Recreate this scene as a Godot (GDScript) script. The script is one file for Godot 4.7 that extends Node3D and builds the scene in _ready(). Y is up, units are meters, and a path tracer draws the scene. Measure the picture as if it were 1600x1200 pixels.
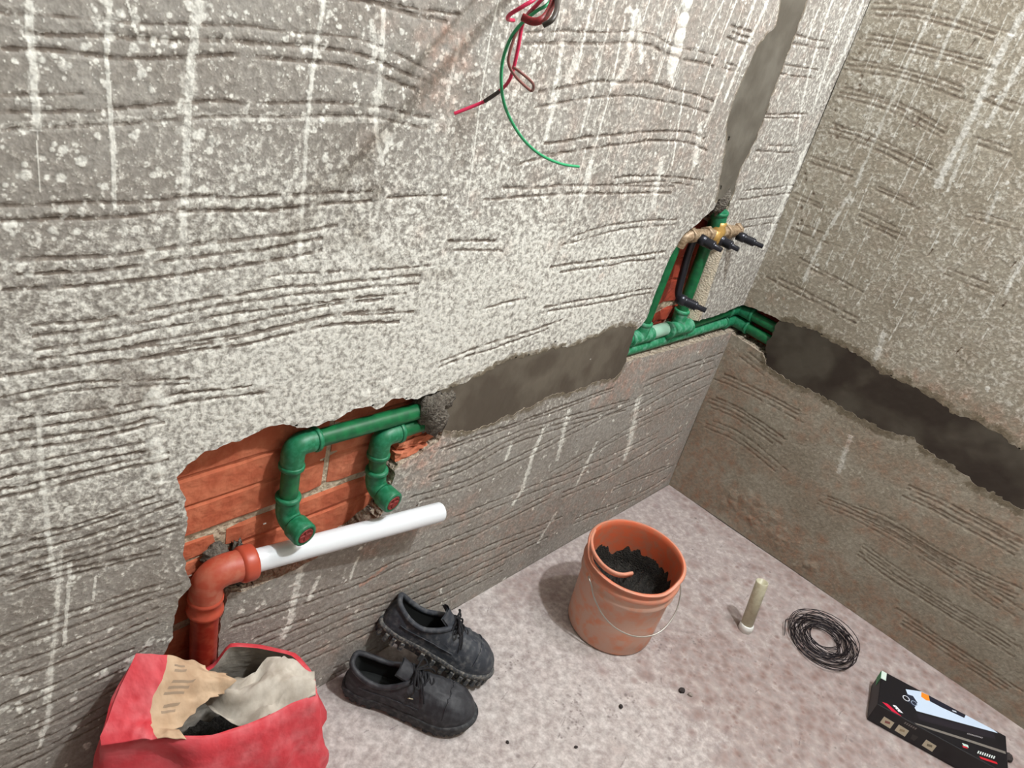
extends Node3D
# An unfinished bathroom corner: rough plastered walls with pipe chases cut into them, a concrete floor, tools and shoes on it.

const WALL_TOP := 3.08
var rng := RandomNumberGenerator.new()
var taken := {}
var M := {}

func _ready() -> void:
	rng.seed = 11
	# ---- camera ----
	var cam := Camera3D.new()
	cam.name = "camera"
	cam.fov = 53.152
	cam.near = 0.02
	add_child(cam)
	var right := Vector3(0.67802, 0.22783, 0.69884)
	var up := Vector3(0.21729, 0.84613, -0.48666)
	var back := Vector3(-0.70219, 0.48182, 0.52419)
	cam.transform = Transform3D(Basis(right, up, back).orthonormalized(), Vector3(-2.131, 1.433, 0.834))
	# ---- environment: a closed room, no sky reaches it ----
	var we := WorldEnvironment.new()
	we.name = "environment"
	var env := Environment.new()
	env.background_mode = Environment.BG_COLOR
	env.background_color = Color(0.02, 0.02, 0.02)
	env.tonemap_mode = Environment.TONE_MAPPER_LINEAR
	env.tonemap_exposure = 1.16
	env.sdfgi_enabled = true
	env.ssao_enabled = true
	env.ssil_enabled = true
	we.environment = env
	add_child(we)
	make_materials()
	# ---- two bare bulbs under the ceiling ----
	ceiling_bulb(Vector3(-0.835, 2.79, 1.17), 3.9, Color(0.958, 0.979, 0.988), "bare glowing bulb on a white ceiling holder, farther from the right wall")
	ceiling_bulb(Vector3(-0.18, 2.79, 0.94), 1.35, Color(0.972, 0.968, 0.995), "bare glowing bulb on a white ceiling holder beside the right wall")
	# ---- the room ----
	room_shell()
	left_wall()
	right_wall()
	ground()
	# ---- pipes ----
	niche_pipes()
	drain()
	corner_pipes()
	shower_mixer()
	# ---- things on the floor ----
	mortar_bag()
	safety_shoe(Transform3D(Basis(Vector3(0.56, 0, 0.828), Vector3.UP, Vector3(-0.828, 0, 0.56)).scaled(Vector3.ONE * 0.965), Vector3(-1.352, 0.0, 0.034)), false, "scuffed black lace-up work shoe standing flat on the floor, the nearer of the pair")
	safety_shoe(Transform3D(Basis(Vector3(0.611, -0.359, 0.705), Vector3(0.366, 0.918, 0.151), Vector3(-0.702, 0.165, 0.693)).scaled(Vector3.ONE * 0.957), Vector3(-1.263, 0.097, 0.0)), true, "dusty black lace-up work shoe tilted against the wall with its ridged sole showing")
	bucket()
	floor_stub()
	wire_coil()
	tool_box()
	pebbles()
	# ---- wires hanging from the wall ----
	hanging_wires()


# ------------------------------------------------------------------ naming
func numbered(called: String) -> String:
	var n: int = taken.get(called, 0)
	taken[called] = n + 1
	return called if n == 0 else "%s_%03d" % [called, n]

func tag(o: Node3D, label: String, category: String, group := "") -> void:
	o.set_meta("label", label)
	o.set_meta("category", category)
	if group:
		o.set_meta("group", group)

func thing(called: String, label: String, category: String, at := Transform3D.IDENTITY, group := "") -> Node3D:
	var o := Node3D.new()
	o.name = numbered(called)
	add_child(o)
	o.transform = at
	tag(o, label, category, group)
	return o

func obj(called: String, mesh: Mesh, m: Material, parent: Node = null) -> MeshInstance3D:
	var o := MeshInstance3D.new()
	o.mesh = mesh
	o.material_override = m
	o.cast_shadow = GeometryInstance3D.SHADOW_CASTING_SETTING_ON
	o.name = numbered(called) if parent == null else called
	(self as Node if parent == null else parent).add_child(o, true)
	return o

func struct(called: String, mesh: Mesh, m: Material, label: String) -> MeshInstance3D:
	var o := obj(called, mesh, m)
	o.set_meta("kind", "structure")
	o.set_meta("label", label)
	return o


# ------------------------------------------------------------------ materials
func flat(c: Color, rough := 0.8, metal := 0.0) -> StandardMaterial3D:
	var m := StandardMaterial3D.new()
	m.albedo_color = c
	m.roughness = rough
	m.metallic = metal
	return m

func noise_tex(a: Color, b: Color, freq: float, noise_seed: int, lo := 0.3, hi := 0.7, size := 256) -> NoiseTexture2D:
	var n := FastNoiseLite.new()
	n.seed = noise_seed
	n.frequency = freq
	n.noise_type = FastNoiseLite.TYPE_SIMPLEX_SMOOTH
	n.fractal_octaves = 4
	var g := Gradient.new()
	g.offsets = PackedFloat32Array([lo, hi])
	g.colors = PackedColorArray([a, b])
	var t := NoiseTexture2D.new()
	t.width = size
	t.height = size
	t.seamless = true
	t.noise = n
	t.color_ramp = g
	return t

func mottled(a: Color, b: Color, metres: float, noise_seed: int, rough := 0.85, bump := 0.0, lo := 0.3, hi := 0.7, freq := 0.02) -> StandardMaterial3D:
	# two colours in patches, one repeat every so many metres
	var m := flat(Color.WHITE, rough)
	m.albedo_texture = noise_tex(a, b, freq, noise_seed, lo, hi)
	m.uv1_triplanar = true
	m.uv1_scale = Vector3.ONE / metres
	if bump > 0.0:
		m.heightmap_enabled = true
		m.heightmap_texture = noise_tex(Color.BLACK, Color.WHITE, 0.05, noise_seed + 7, 0.15, 0.85)
		m.heightmap_scale = bump
	return m

func make_materials() -> void:
	M.brick = mottled(Color8(196, 112, 80), Color8(180, 92, 62), 0.30, 3, 0.92, 0.15)
	M.brick_pale = mottled(Color8(204, 124, 92), Color8(186, 102, 72), 0.26, 4, 0.92, 0.15)
	M.brick_dark = mottled(Color8(165, 66, 42), Color8(140, 54, 38), 0.28, 5, 0.92, 0.2)
	M.joint = mottled(Color8(206, 192, 168), Color8(172, 154, 132), 0.2, 6, 0.95, 0.3)
	M.broken = mottled(Color8(188, 174, 156), Color8(152, 136, 119), 0.10, 8, 0.95, 0.4)
	M.plaster_lit = mottled(Color8(216, 204, 184), Color8(196, 182, 160), 0.08, 43, 0.95, 0.2)  # broken plaster made paler, the lit look put into its colour
	M.patch_left = mottled(Color8(102, 94, 82), Color8(82, 73, 62), 0.5, 9, 0.8, 0.06, 0.3, 0.7, 0.012)
	M.patch_strip = mottled(Color8(106, 101, 91), Color8(88, 82, 72), 0.5, 10, 0.8, 0.06, 0.3, 0.7, 0.012)
	M.patch_right = mottled(Color8(76, 70, 60), Color8(46, 37, 29), 0.7, 12, 0.6, 0.08, 0.3, 0.7, 0.012)
	M.lump = mottled(Color8(116, 110, 100), Color8(78, 70, 62), 0.08, 13, 0.85, 0.4)
	M.pipe_green = mottled(Color8(20, 110, 63), Color8(12, 88, 52), 0.12, 14, 0.42)
	M.pipe_dusty = mottled(Color8(30, 128, 84), Color8(104, 158, 134), 0.10, 15, 0.55, 0.0, 0.42, 0.75)
	M.fit_green = mottled(Color8(18, 106, 68), Color8(50, 132, 98), 0.06, 16, 0.45, 0.0, 0.4, 0.8)
	M.plug = mottled(Color8(150, 52, 44), Color8(108, 34, 34), 0.03, 17, 0.6)
	M.drain = mottled(Color8(178, 76, 54), Color8(186, 108, 86), 0.12, 18, 0.5, 0.0, 0.35, 0.75)
	M.drain_pipe = mottled(Color8(150, 44, 30), Color8(168, 70, 50), 0.1, 41, 0.4, 0.0, 0.4, 0.8)
	M.drain_ring = flat(Color8(184, 78, 56), 0.4)
	M.pvc = flat(Color8(228, 232, 236), 0.28)
	M.pvc_print = flat(Color8(176, 184, 190), 0.35)
	M.dark_hole = flat(Color8(26, 24, 22), 0.9)
	M.brass = mottled(Color8(176, 138, 84), Color8(150, 118, 92), 0.05, 19, 0.45)
	M.brass_dusty = mottled(Color8(178, 158, 132), Color8(132, 108, 82), 0.04, 20, 0.5)
	M.brass_dusty.metallic = 0.3
	M.brass_bright = flat(Color8(188, 150, 84), 0.4, 0.3)
	M.black_plastic = flat(Color8(44, 45, 52), 0.28, 0.4)
	M.bag_red = mottled(Color8(206, 56, 66), Color8(214, 100, 106), 0.25, 21, 0.62, 0.10, 0.35, 0.8)
	M.bag_kraft = mottled(Color8(208, 180, 150), Color8(188, 156, 126), 0.2, 22, 0.85, 0.06)
	M.bag_liner = mottled(Color8(206, 198, 186), Color8(172, 161, 148), 0.22, 23, 0.9, 0.08)
	M.bag_print = flat(Color8(160, 138, 116), 0.85)
	M.powder = mottled(Color8(70, 68, 64), Color8(44, 42, 40), 0.06, 24, 0.95, 0.4)
	M.leather = mottled(Color8(38, 39, 44), Color8(66, 67, 71), 0.12, 25, 0.62, 0.03, 0.42, 0.85)
	M.leather_dusty = mottled(Color8(48, 52, 60), Color8(96, 97, 98), 0.11, 26, 0.68, 0.03, 0.42, 0.85)
	M.rubber = mottled(Color8(40, 42, 46), Color8(84, 84, 84), 0.09, 27, 0.75, 0.03, 0.4, 0.85)
	M.rubber_mud = mottled(Color8(64, 66, 70), Color8(140, 134, 124), 0.06, 28, 0.85, 0.05, 0.4, 0.75)
	M.lining = flat(Color8(26, 28, 28), 0.95)
	M.lace = flat(Color8(24, 24, 28), 0.9)
	M.shoe_tag = flat(Color8(168, 158, 132), 0.7)
	M.bucket = mottled(Color8(208, 168, 150), Color8(220, 138, 104), 0.22, 29, 0.6, 0.0, 0.46, 0.85)
	M.bucket_in = mottled(Color8(216, 106, 70), Color8(190, 124, 98), 0.2, 30, 0.5, 0.0, 0.4, 0.8)
	M.bucket_rim = mottled(Color8(222, 140, 112), Color8(206, 146, 122), 0.15, 31, 0.5)
	M.mortar = mottled(Color8(52, 48, 42), Color8(30, 27, 24), 0.07, 32, 0.85, 0.5)
	M.steel = flat(Color8(176, 172, 164), 0.35, 0.8)
	M.stub = mottled(Color8(200, 196, 172), Color8(184, 176, 148), 0.08, 33, 0.4)
	M.stub_base = flat(Color8(226, 226, 222), 0.5)
	M.iron_wire = flat(Color8(44, 38, 42), 0.5, 0.5)
	M.pebble = mottled(Color8(70, 62, 60), Color8(44, 38, 38), 0.02, 34, 0.95)
	M.pebble_pale = mottled(Color8(170, 160, 152), Color8(128, 116, 110), 0.02, 35, 0.95)
	M.wire_red = flat(Color8(206, 44, 84), 0.4)
	M.wire_green = flat(Color8(52, 158, 106), 0.4)
	M.wire_brown = flat(Color8(132, 84, 78), 0.5)
	M.tape = flat(Color8(58, 52, 46), 0.45)
	M.tape_red = mottled(Color8(150, 26, 36), Color8(104, 40, 36), 0.02, 42, 0.5)
	M.ceiling = mottled(Color8(166, 162, 155), Color8(150, 146, 139), 0.8, 36, 0.95)
	M.plain_wall = mottled(Color8(150, 146, 138), Color8(128, 123, 115), 0.8, 37, 0.95)
	M.holder = flat(Color8(235, 235, 232), 0.5)


# ------------------------------------------------------------------ mesh helpers
func begin() -> SurfaceTool:
	var st := SurfaceTool.new()
	st.begin(Mesh.PRIMITIVE_TRIANGLES)
	st.set_smooth_group(0)
	return st

func done(st: SurfaceTool) -> ArrayMesh:
	st.generate_normals()
	st.index()
	return st.commit()

func quad(st: SurfaceTool, a: Vector3, b: Vector3, c: Vector3, d: Vector3) -> void:
	# corners counter-clockwise as seen from outside
	for p: Vector3 in [a, d, c, a, c, b]:
		st.add_vertex(p)

func tri(st: SurfaceTool, a: Vector3, b: Vector3, c: Vector3) -> void:
	for p: Vector3 in [a, c, b]:
		st.add_vertex(p)

func loft(st: SurfaceTool, rings: Array, closed := true) -> void:
	# rings of equal length; outside lies to the left when going up the rings with points running counter-clockwise seen from the end
	for i in rings.size() - 1:
		var a: PackedVector3Array = rings[i]
		var b: PackedVector3Array = rings[i + 1]
		var n := a.size()
		for j in (n if closed else n - 1):
			var k := (j + 1) % n
			quad(st, a[j], a[k], b[k], b[j])

func cap(st: SurfaceTool, ring: PackedVector3Array, flip := false, smooth := -1) -> void:
	var mid := Vector3.ZERO
	for p in ring:
		mid += p
	mid /= ring.size()
	st.set_smooth_group(smooth)
	for j in ring.size():
		var k := (j + 1) % ring.size()
		if flip:
			tri(st, mid, ring[k], ring[j])
		else:
			tri(st, mid, ring[j], ring[k])
	st.set_smooth_group(0)

func curve(points: PackedVector3Array, per: int, closed := false) -> PackedVector3Array:
	var out := PackedVector3Array()
	var n := points.size()
	for i in (n if closed else n - 1):
		var p0 := points[posmod(i - 1, n)] if closed or i > 0 else points[0] * 2.0 - points[1]
		var p1 := points[i]
		var p2 := points[(i + 1) % n]
		var p3 := points[(i + 2) % n] if closed or i < n - 2 else points[n - 1] * 2.0 - points[n - 2]
		for k in per:
			out.append(p1.cubic_interpolate(p2, p0, p3, float(k) / per))
	if not closed:
		out.append(points[n - 1])
	return out

func ring_at(at: Vector3, dir: Vector3, side: Vector3, r: float, sides: int, squash := 1.0) -> PackedVector3Array:
	var x := (side - dir * side.dot(dir)).normalized()
	var y := dir.cross(x)
	var out := PackedVector3Array()
	for j in sides:
		var a := TAU * j / sides
		out.append(at + (x * cos(a) + y * sin(a) * squash) * r)
	return out

func tube(st: SurfaceTool, path: PackedVector3Array, radii: Variant, sides := 12, caps := true, squash := 1.0) -> void:
	var rings := []
	var n := path.size()
	var side := Vector3.UP
	if absf((path[1] - path[0]).normalized().y) > 0.9:
		side = Vector3.RIGHT
	for i in n:
		var d := (path[mini(i + 1, n - 1)] - path[maxi(i - 1, 0)]).normalized()
		side = (side - d * side.dot(d)).normalized()
		var r: float = radii if radii is float else radii[i]
		rings.append(ring_at(path[i], d, side, r, sides, squash))
	loft(st, rings)
	if caps:
		cap(st, rings[0], true)
		cap(st, rings[n - 1])

func lathe(st: SurfaceTool, at: Vector3, axis: Vector3, profile: PackedVector2Array, sides := 24) -> void:
	# profile: (distance along the axis, radius), outside to the left
	var side := Vector3.UP if absf(axis.y) < 0.9 else Vector3.RIGHT
	var rings := []
	for p in profile:
		rings.append(ring_at(at + axis * p.x, axis, side, maxf(p.y, 0.00005), sides))
	loft(st, rings)

func pts(list: Array) -> PackedVector3Array:
	var out := PackedVector3Array()
	for p: Vector3 in list:
		out.append(p)
	return out

func prof(list: Array) -> PackedVector2Array:
	var out := PackedVector2Array()
	for i in list.size() / 2:
		out.append(Vector2(list[2 * i], list[2 * i + 1]))
	return out

func poly(list: Array) -> PackedVector2Array:
	return prof(list)

func box_mesh(size: Vector3, bevel := 0.003) -> ArrayMesh:
	var st := begin()
	bevel_box(st, Transform3D.IDENTITY, size, bevel)
	return done(st)

func bevel_box(st: SurfaceTool, at: Transform3D, size: Vector3, bevel: float) -> void:
	st.set_smooth_group(-1)
	var h := size / 2.0
	var rings := []
	for lv: Array in [[-h.y, bevel], [-h.y + bevel, 0.0], [h.y - bevel, 0.0], [h.y, bevel]]:
		var x: float = h.x - lv[1]
		var z: float = h.z - lv[1]
		var b := bevel
		var ring := PackedVector3Array()
		for c: Vector2 in [Vector2(x - b, z), Vector2(x, z - b), Vector2(x, -z + b), Vector2(x - b, -z), Vector2(-x + b, -z), Vector2(-x, -z + b), Vector2(-x, z - b), Vector2(-x + b, z)]:
			ring.append(at * Vector3(c.x, lv[0], c.y))
		rings.append(ring)
	loft(st, rings)
	cap(st, rings[0], true)
	cap(st, rings[3])
	st.set_smooth_group(0)

func ragged(p: PackedVector2Array, step: float, amount: float, noise_seed: int) -> PackedVector2Array:
	# an outline broken finer and roughened
	var n := FastNoiseLite.new()
	n.seed = noise_seed
	n.frequency = 40.0
	n.fractal_octaves = 3
	var out := PackedVector2Array()
	for i in p.size():
		var a := p[i]
		var b := p[(i + 1) % p.size()]
		var parts := maxi(1, int(a.distance_to(b) / step))
		for k in parts:
			var q := a.lerp(b, float(k) / parts)
			out.append(q + Vector2(n.get_noise_2d(q.x, q.y), n.get_noise_2d(q.x + 9.0, q.y - 5.0)) * amount)
	# an outline that crosses itself is opened up
	var best := PackedVector2Array()
	for clean: PackedVector2Array in Geometry2D.offset_polygon(out, 0.0003):
		if clean.size() > best.size():
			best = clean
	return best


# ------------------------------------------------------------------ rough surfaces
# A plastered face in its own metres (u along it, v up): layers of matter are laid on it, then a colour map, a relief map and a mesh come from them.
class Face:
	var u0: float
	var v0: float
	var per: float
	var w: int
	var h: int
	var white := PackedByteArray()
	var groove := PackedByteArray()
	var clay := PackedByteArray()
	var lump := PackedByteArray()
	var daub := PackedByteArray()
	var holes := []

	func _init(a: float, b: float, c: float, d: float, metres_per_pixel: float) -> void:
		u0 = a
		v0 = b
		per = metres_per_pixel
		w = int((c - a) / per)
		h = int((d - b) / per)
		white.resize(w * h)
		groove.resize(w * h)
		clay.resize(w * h)
		lump.resize(w * h)
		daub.resize(w * h)

	func layer(n: int) -> PackedByteArray:
		return white if n == 0 else groove if n == 1 else clay if n == 2 else lump if n == 3 else daub

	func dab(n: int, u: float, v: float, r: float, amount: float, soft := 0.5) -> void:
		# a round dab of matter with a rim that is soft over the given share of the radius
		var to := layer(n)
		var cx := (u - u0) / per
		var cy := h - (v - v0) / per
		var rp := r / per
		for y in range(maxi(0, int(cy - rp)), mini(h - 1, int(cy + rp)) + 1):
			for x in range(maxi(0, int(cx - rp)), mini(w - 1, int(cx + rp)) + 1):
				var d := sqrt((x - cx) * (x - cx) + (y - cy) * (y - cy)) / rp
				if d < 1.0:
					var a := int(amount * minf(1.0, (1.0 - d) / soft))
					if to[y * w + x] < a:
						to[y * w + x] = a

	func stroke(n: int, line: PackedVector2Array, width: float, amount: float, noise: FastNoiseLite, rag: float, breaks: float) -> void:
		# a line of matter whose width and strength waver
		var to := layer(n)
		for i in line.size() - 1:
			var a := line[i]
			var b := line[i + 1]
			var len := a.distance_to(b)
			var steps := maxi(1, int(len / per / 0.7))
			var across := Vector2(a.y - b.y, b.x - a.x).normalized()
			for k in steps:
				var p := a.lerp(b, float(k) / steps)
				var q := noise.get_noise_2d(p.x * 60.0, p.y * 60.0)
				var wd := width * (1.0 + rag * q) * 0.5
				var am := amount * clampf(1.0 - breaks * maxf(0.0, noise.get_noise_2d(p.x * 25.0 + 50.0, p.y * 25.0)) * 2.5, 0.0, 1.0)
				p += across * width * 0.3 * rag * noise.get_noise_2d(p.x * 40.0 + 90.0, p.y * 40.0)
				var hw := wd / per
				var m := int(ceil(hw / 0.7))
				for j in range(-m, m + 1):
					var t := absf(j) / maxf(m, 1.0)
					var s := p + across * (j * wd / maxf(m, 1.0))
					var x := int((s.x - u0) / per)
					var y := int(h - (s.y - v0) / per)
					if x >= 0 and y >= 0 and x < w and y < h:
						var val := int(am * minf(1.0, (1.0 - t * t) * 1.8))
						if to[y * w + x] < val:
							to[y * w + x] = val

func spline2(list: Array) -> PackedVector2Array:
	var p3 := PackedVector3Array()
	for i in list.size() / 2:
		p3.append(Vector3(list[2 * i], list[2 * i + 1], 0))
	var out := PackedVector2Array()
	for p in curve(p3, 6):
		out.append(Vector2(p.x, p.y))
	return out

func scratch(f: Face, groups: Array, width: float, amount: float, noise: FastNoiseLite) -> void:
	# a toothed trowel drawn through the wet plaster: two to five lines side by side
	for g: Array in groups:
		for k in int(g[1]):
			var line := spline2(g[0])
			var wob := rng.randf_range(-0.15, 0.15)
			var out := PackedVector2Array()
			var from := rng.randf_range(-0.05, 0.03)
			var to := 1.0 - rng.randf_range(-0.05, 0.06)
			for i in line.size():
				var t := float(i) / (line.size() - 1)
				if t < from or t > to:
					continue
				out.append(line[i] + Vector2(0, -g[2] * (k + wob) + 0.004 * noise.get_noise_2d(line[i].x * 6.0 + k * 3.0, line[i].y * 6.0)))
			if out.size() > 1:
				f.stroke(1, out, width * rng.randf_range(0.7, 1.25), amount * rng.randf_range(0.75, 1.0), noise, 0.55, 0.6)

func drips(f: Face, list: Array, noise: FastNoiseLite, amount := 230.0) -> void:
	for g: Array in list:
		f.stroke(0, spline2(g[0]), g[1], amount * rng.randf_range(0.8, 1.0), noise, 0.45, 0.15)
		if g[1] > 0.006:
			f.stroke(0, spline2(g[0]), g[1] * 1.7, amount * 0.55, noise, 0.9, 0.9)

func splatter(f: Face, count: int, inside: Rect2, r_lo: float, r_hi: float) -> void:
	for k in count:
		var p := inside.position + Vector2(rng.randf(), rng.randf()) * inside.size
		var r := r_lo + (r_hi - r_lo) * pow(rng.randf(), 6.0)
		f.dab(0, p.x, p.y, r, rng.randf_range(130, 240), 0.35)
		if r > r_lo * 2.2:
			f.dab(0, p.x + rng.randfn() * r, p.y + rng.randfn() * r, r * 0.6, 200, 0.4)
			f.dab(0, p.x + rng.randfn() * r, p.y - absf(rng.randfn()) * r, r * 0.5, 200, 0.4)

func blotch(f: Face, n: int, u: float, v: float, ru: float, rv: float, count: int, amount: float) -> void:
	# stain: many small ragged dabs gathered round a middle
	for k in count:
		f.dab(n, u + rng.randfn() * ru * 0.5, v + rng.randfn() * rv * 0.5, rng.randf_range(0.005, 0.030), amount * rng.randf_range(0.25, 1.0), 1.0)

func zone_map(f: Face, zones: Array) -> PackedByteArray:
	# how much of the face is covered, given at a few places and spread between them
	var small := Image.create(56, 42, false, Image.FORMAT_L8)
	for y in 42:
		for x in 56:
			var p := Vector2(f.u0 + f.w * f.per * (x + 0.5) / 56.0, f.v0 + f.h * f.per * (1.0 - (y + 0.5) / 42.0))
			var sum := 0.0
			var total := 0.0
			for z: Array in zones:
				var k := 1.0 / pow(0.02 + p.distance_squared_to(Vector2(z[0], z[1])), 2.0)
				sum += k * z[2]
				total += k
			small.set_pixel(x, y, Color.from_hsv(0, 0, clampf(sum / total, 0, 1)))
	small.resize(f.w, f.h, Image.INTERPOLATE_CUBIC)
	return small.get_data()

func noise_bytes(f: Face, freq: float, noise_seed: int, octaves := 3, gain := 0.5) -> PackedByteArray:
	var n := FastNoiseLite.new()
	n.seed = noise_seed
	n.frequency = freq
	n.fractal_octaves = octaves
	n.fractal_gain = gain
	return n.get_image(f.w, f.h).get_data()

func face_material(f: Face, cover: PackedByteArray, bare_a: Color, bare_b: Color, paint: Color, clay: Color, cut: Color, relief: float, rough: float, fine: float, contrast := 0.010, patchy := 0.55) -> StandardMaterial3D:
	var n1 := noise_bytes(f, fine, 101, 5, 0.72)
	var n2 := noise_bytes(f, 0.03, 102, 3)
	var n3 := noise_bytes(f, 0.007, 103, 3)
	var rgb := PackedByteArray()
	rgb.resize(f.w * f.h * 3)
	var high := PackedByteArray()
	high.resize(f.w * f.h)
	var a0 := bare_a.r8
	var a1 := bare_a.g8
	var a2 := bare_a.b8
	var d0 := bare_b.r8 - a0
	var d1 := bare_b.g8 - a1
	var d2 := bare_b.b8 - a2
	var p0 := paint.r8
	var p1 := paint.g8
	var p2 := paint.b8
	var c0 := clay.r8
	var c1 := clay.g8
	var c2 := clay.b8
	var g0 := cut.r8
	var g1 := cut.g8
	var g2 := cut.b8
	var white := f.white
	var groove := f.groove
	var clays := f.clay
	var lump := f.lump
	var daub := f.daub
	for i in f.w * f.h:
		var grain := n1[i] - 128
		var mid := n2[i] - 128
		var t := clampf((n3[i] + mid * 0.5) / 255.0, 0.0, 1.0)
		var wh := clampf((cover[i] + grain * 0.9 + mid * patchy - 112.0) * contrast, 0.0, 0.95)
		var wd := clampf((white[i] * 1.15 + grain * 0.75 + mid * 0.3 - 50.0) / 185.0, 0.0, 1.0) if white[i] > 12 else 0.0
		if wd > wh:
			wh = minf(wd, 1.0)
		var cl := minf(clays[i] * (1.0 + (grain + mid) * 0.006) / 255.0, 1.0)
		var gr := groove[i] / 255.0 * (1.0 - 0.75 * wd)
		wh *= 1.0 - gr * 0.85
		var tone := 1.0 + grain * 0.0011
		var r := a0 + d0 * t
		var g := a1 + d1 * t
		var b := a2 + d2 * t
		r += (p0 - r) * wh
		g += (p1 - g) * wh
		b += (p2 - b) * wh
		r += (c0 - r) * cl
		g += (c1 - g) * cl
		b += (c2 - b) * cl
		var da := clampf((daub[i] * 1.1 + (grain + mid) * 0.5 - 40.0) / 190.0, 0.0, 0.9) if daub[i] > 12 else 0.0
		r += (108 - r) * da
		g += (98 - g) * da
		b += (82 - b) * da
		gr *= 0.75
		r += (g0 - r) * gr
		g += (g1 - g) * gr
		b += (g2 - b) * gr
		var o := i * 3
		rgb[o] = clampi(int(r * tone), 0, 255)
		rgb[o + 1] = clampi(int(g * tone), 0, 255)
		rgb[o + 2] = clampi(int(b * tone), 0, 255)
		high[i] = clampi(int(110 + grain * 0.40 + mid * 0.16 + wh * 30.0 - gr * 46.0 + lump[i] * 0.3), 0, 255)
	var m := StandardMaterial3D.new()
	m.albedo_texture = ImageTexture.create_from_image(Image.create_from_data(f.w, f.h, false, Image.FORMAT_RGB8, rgb))
	m.roughness = rough
	m.metallic_specular = 0.3
	m.heightmap_enabled = true
	m.heightmap_texture = ImageTexture.create_from_image(Image.create_from_data(f.w, f.h, false, Image.FORMAT_L8, high))
	m.heightmap_scale = relief
	return m

func face_height(f: Face, n: FastNoiseLite, u: float, v: float, depth: float, swell: float, raise: float) -> float:
	var x := clampi(int((u - f.u0) / f.per), 0, f.w - 1)
	var y := clampi(int(f.h - (v - f.v0) / f.per), 0, f.h - 1)
	var i := y * f.w + x
	return swell * n.get_noise_2d(u, v) - depth * f.groove[i] / 255.0 + raise * f.lump[i] / 255.0

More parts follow.
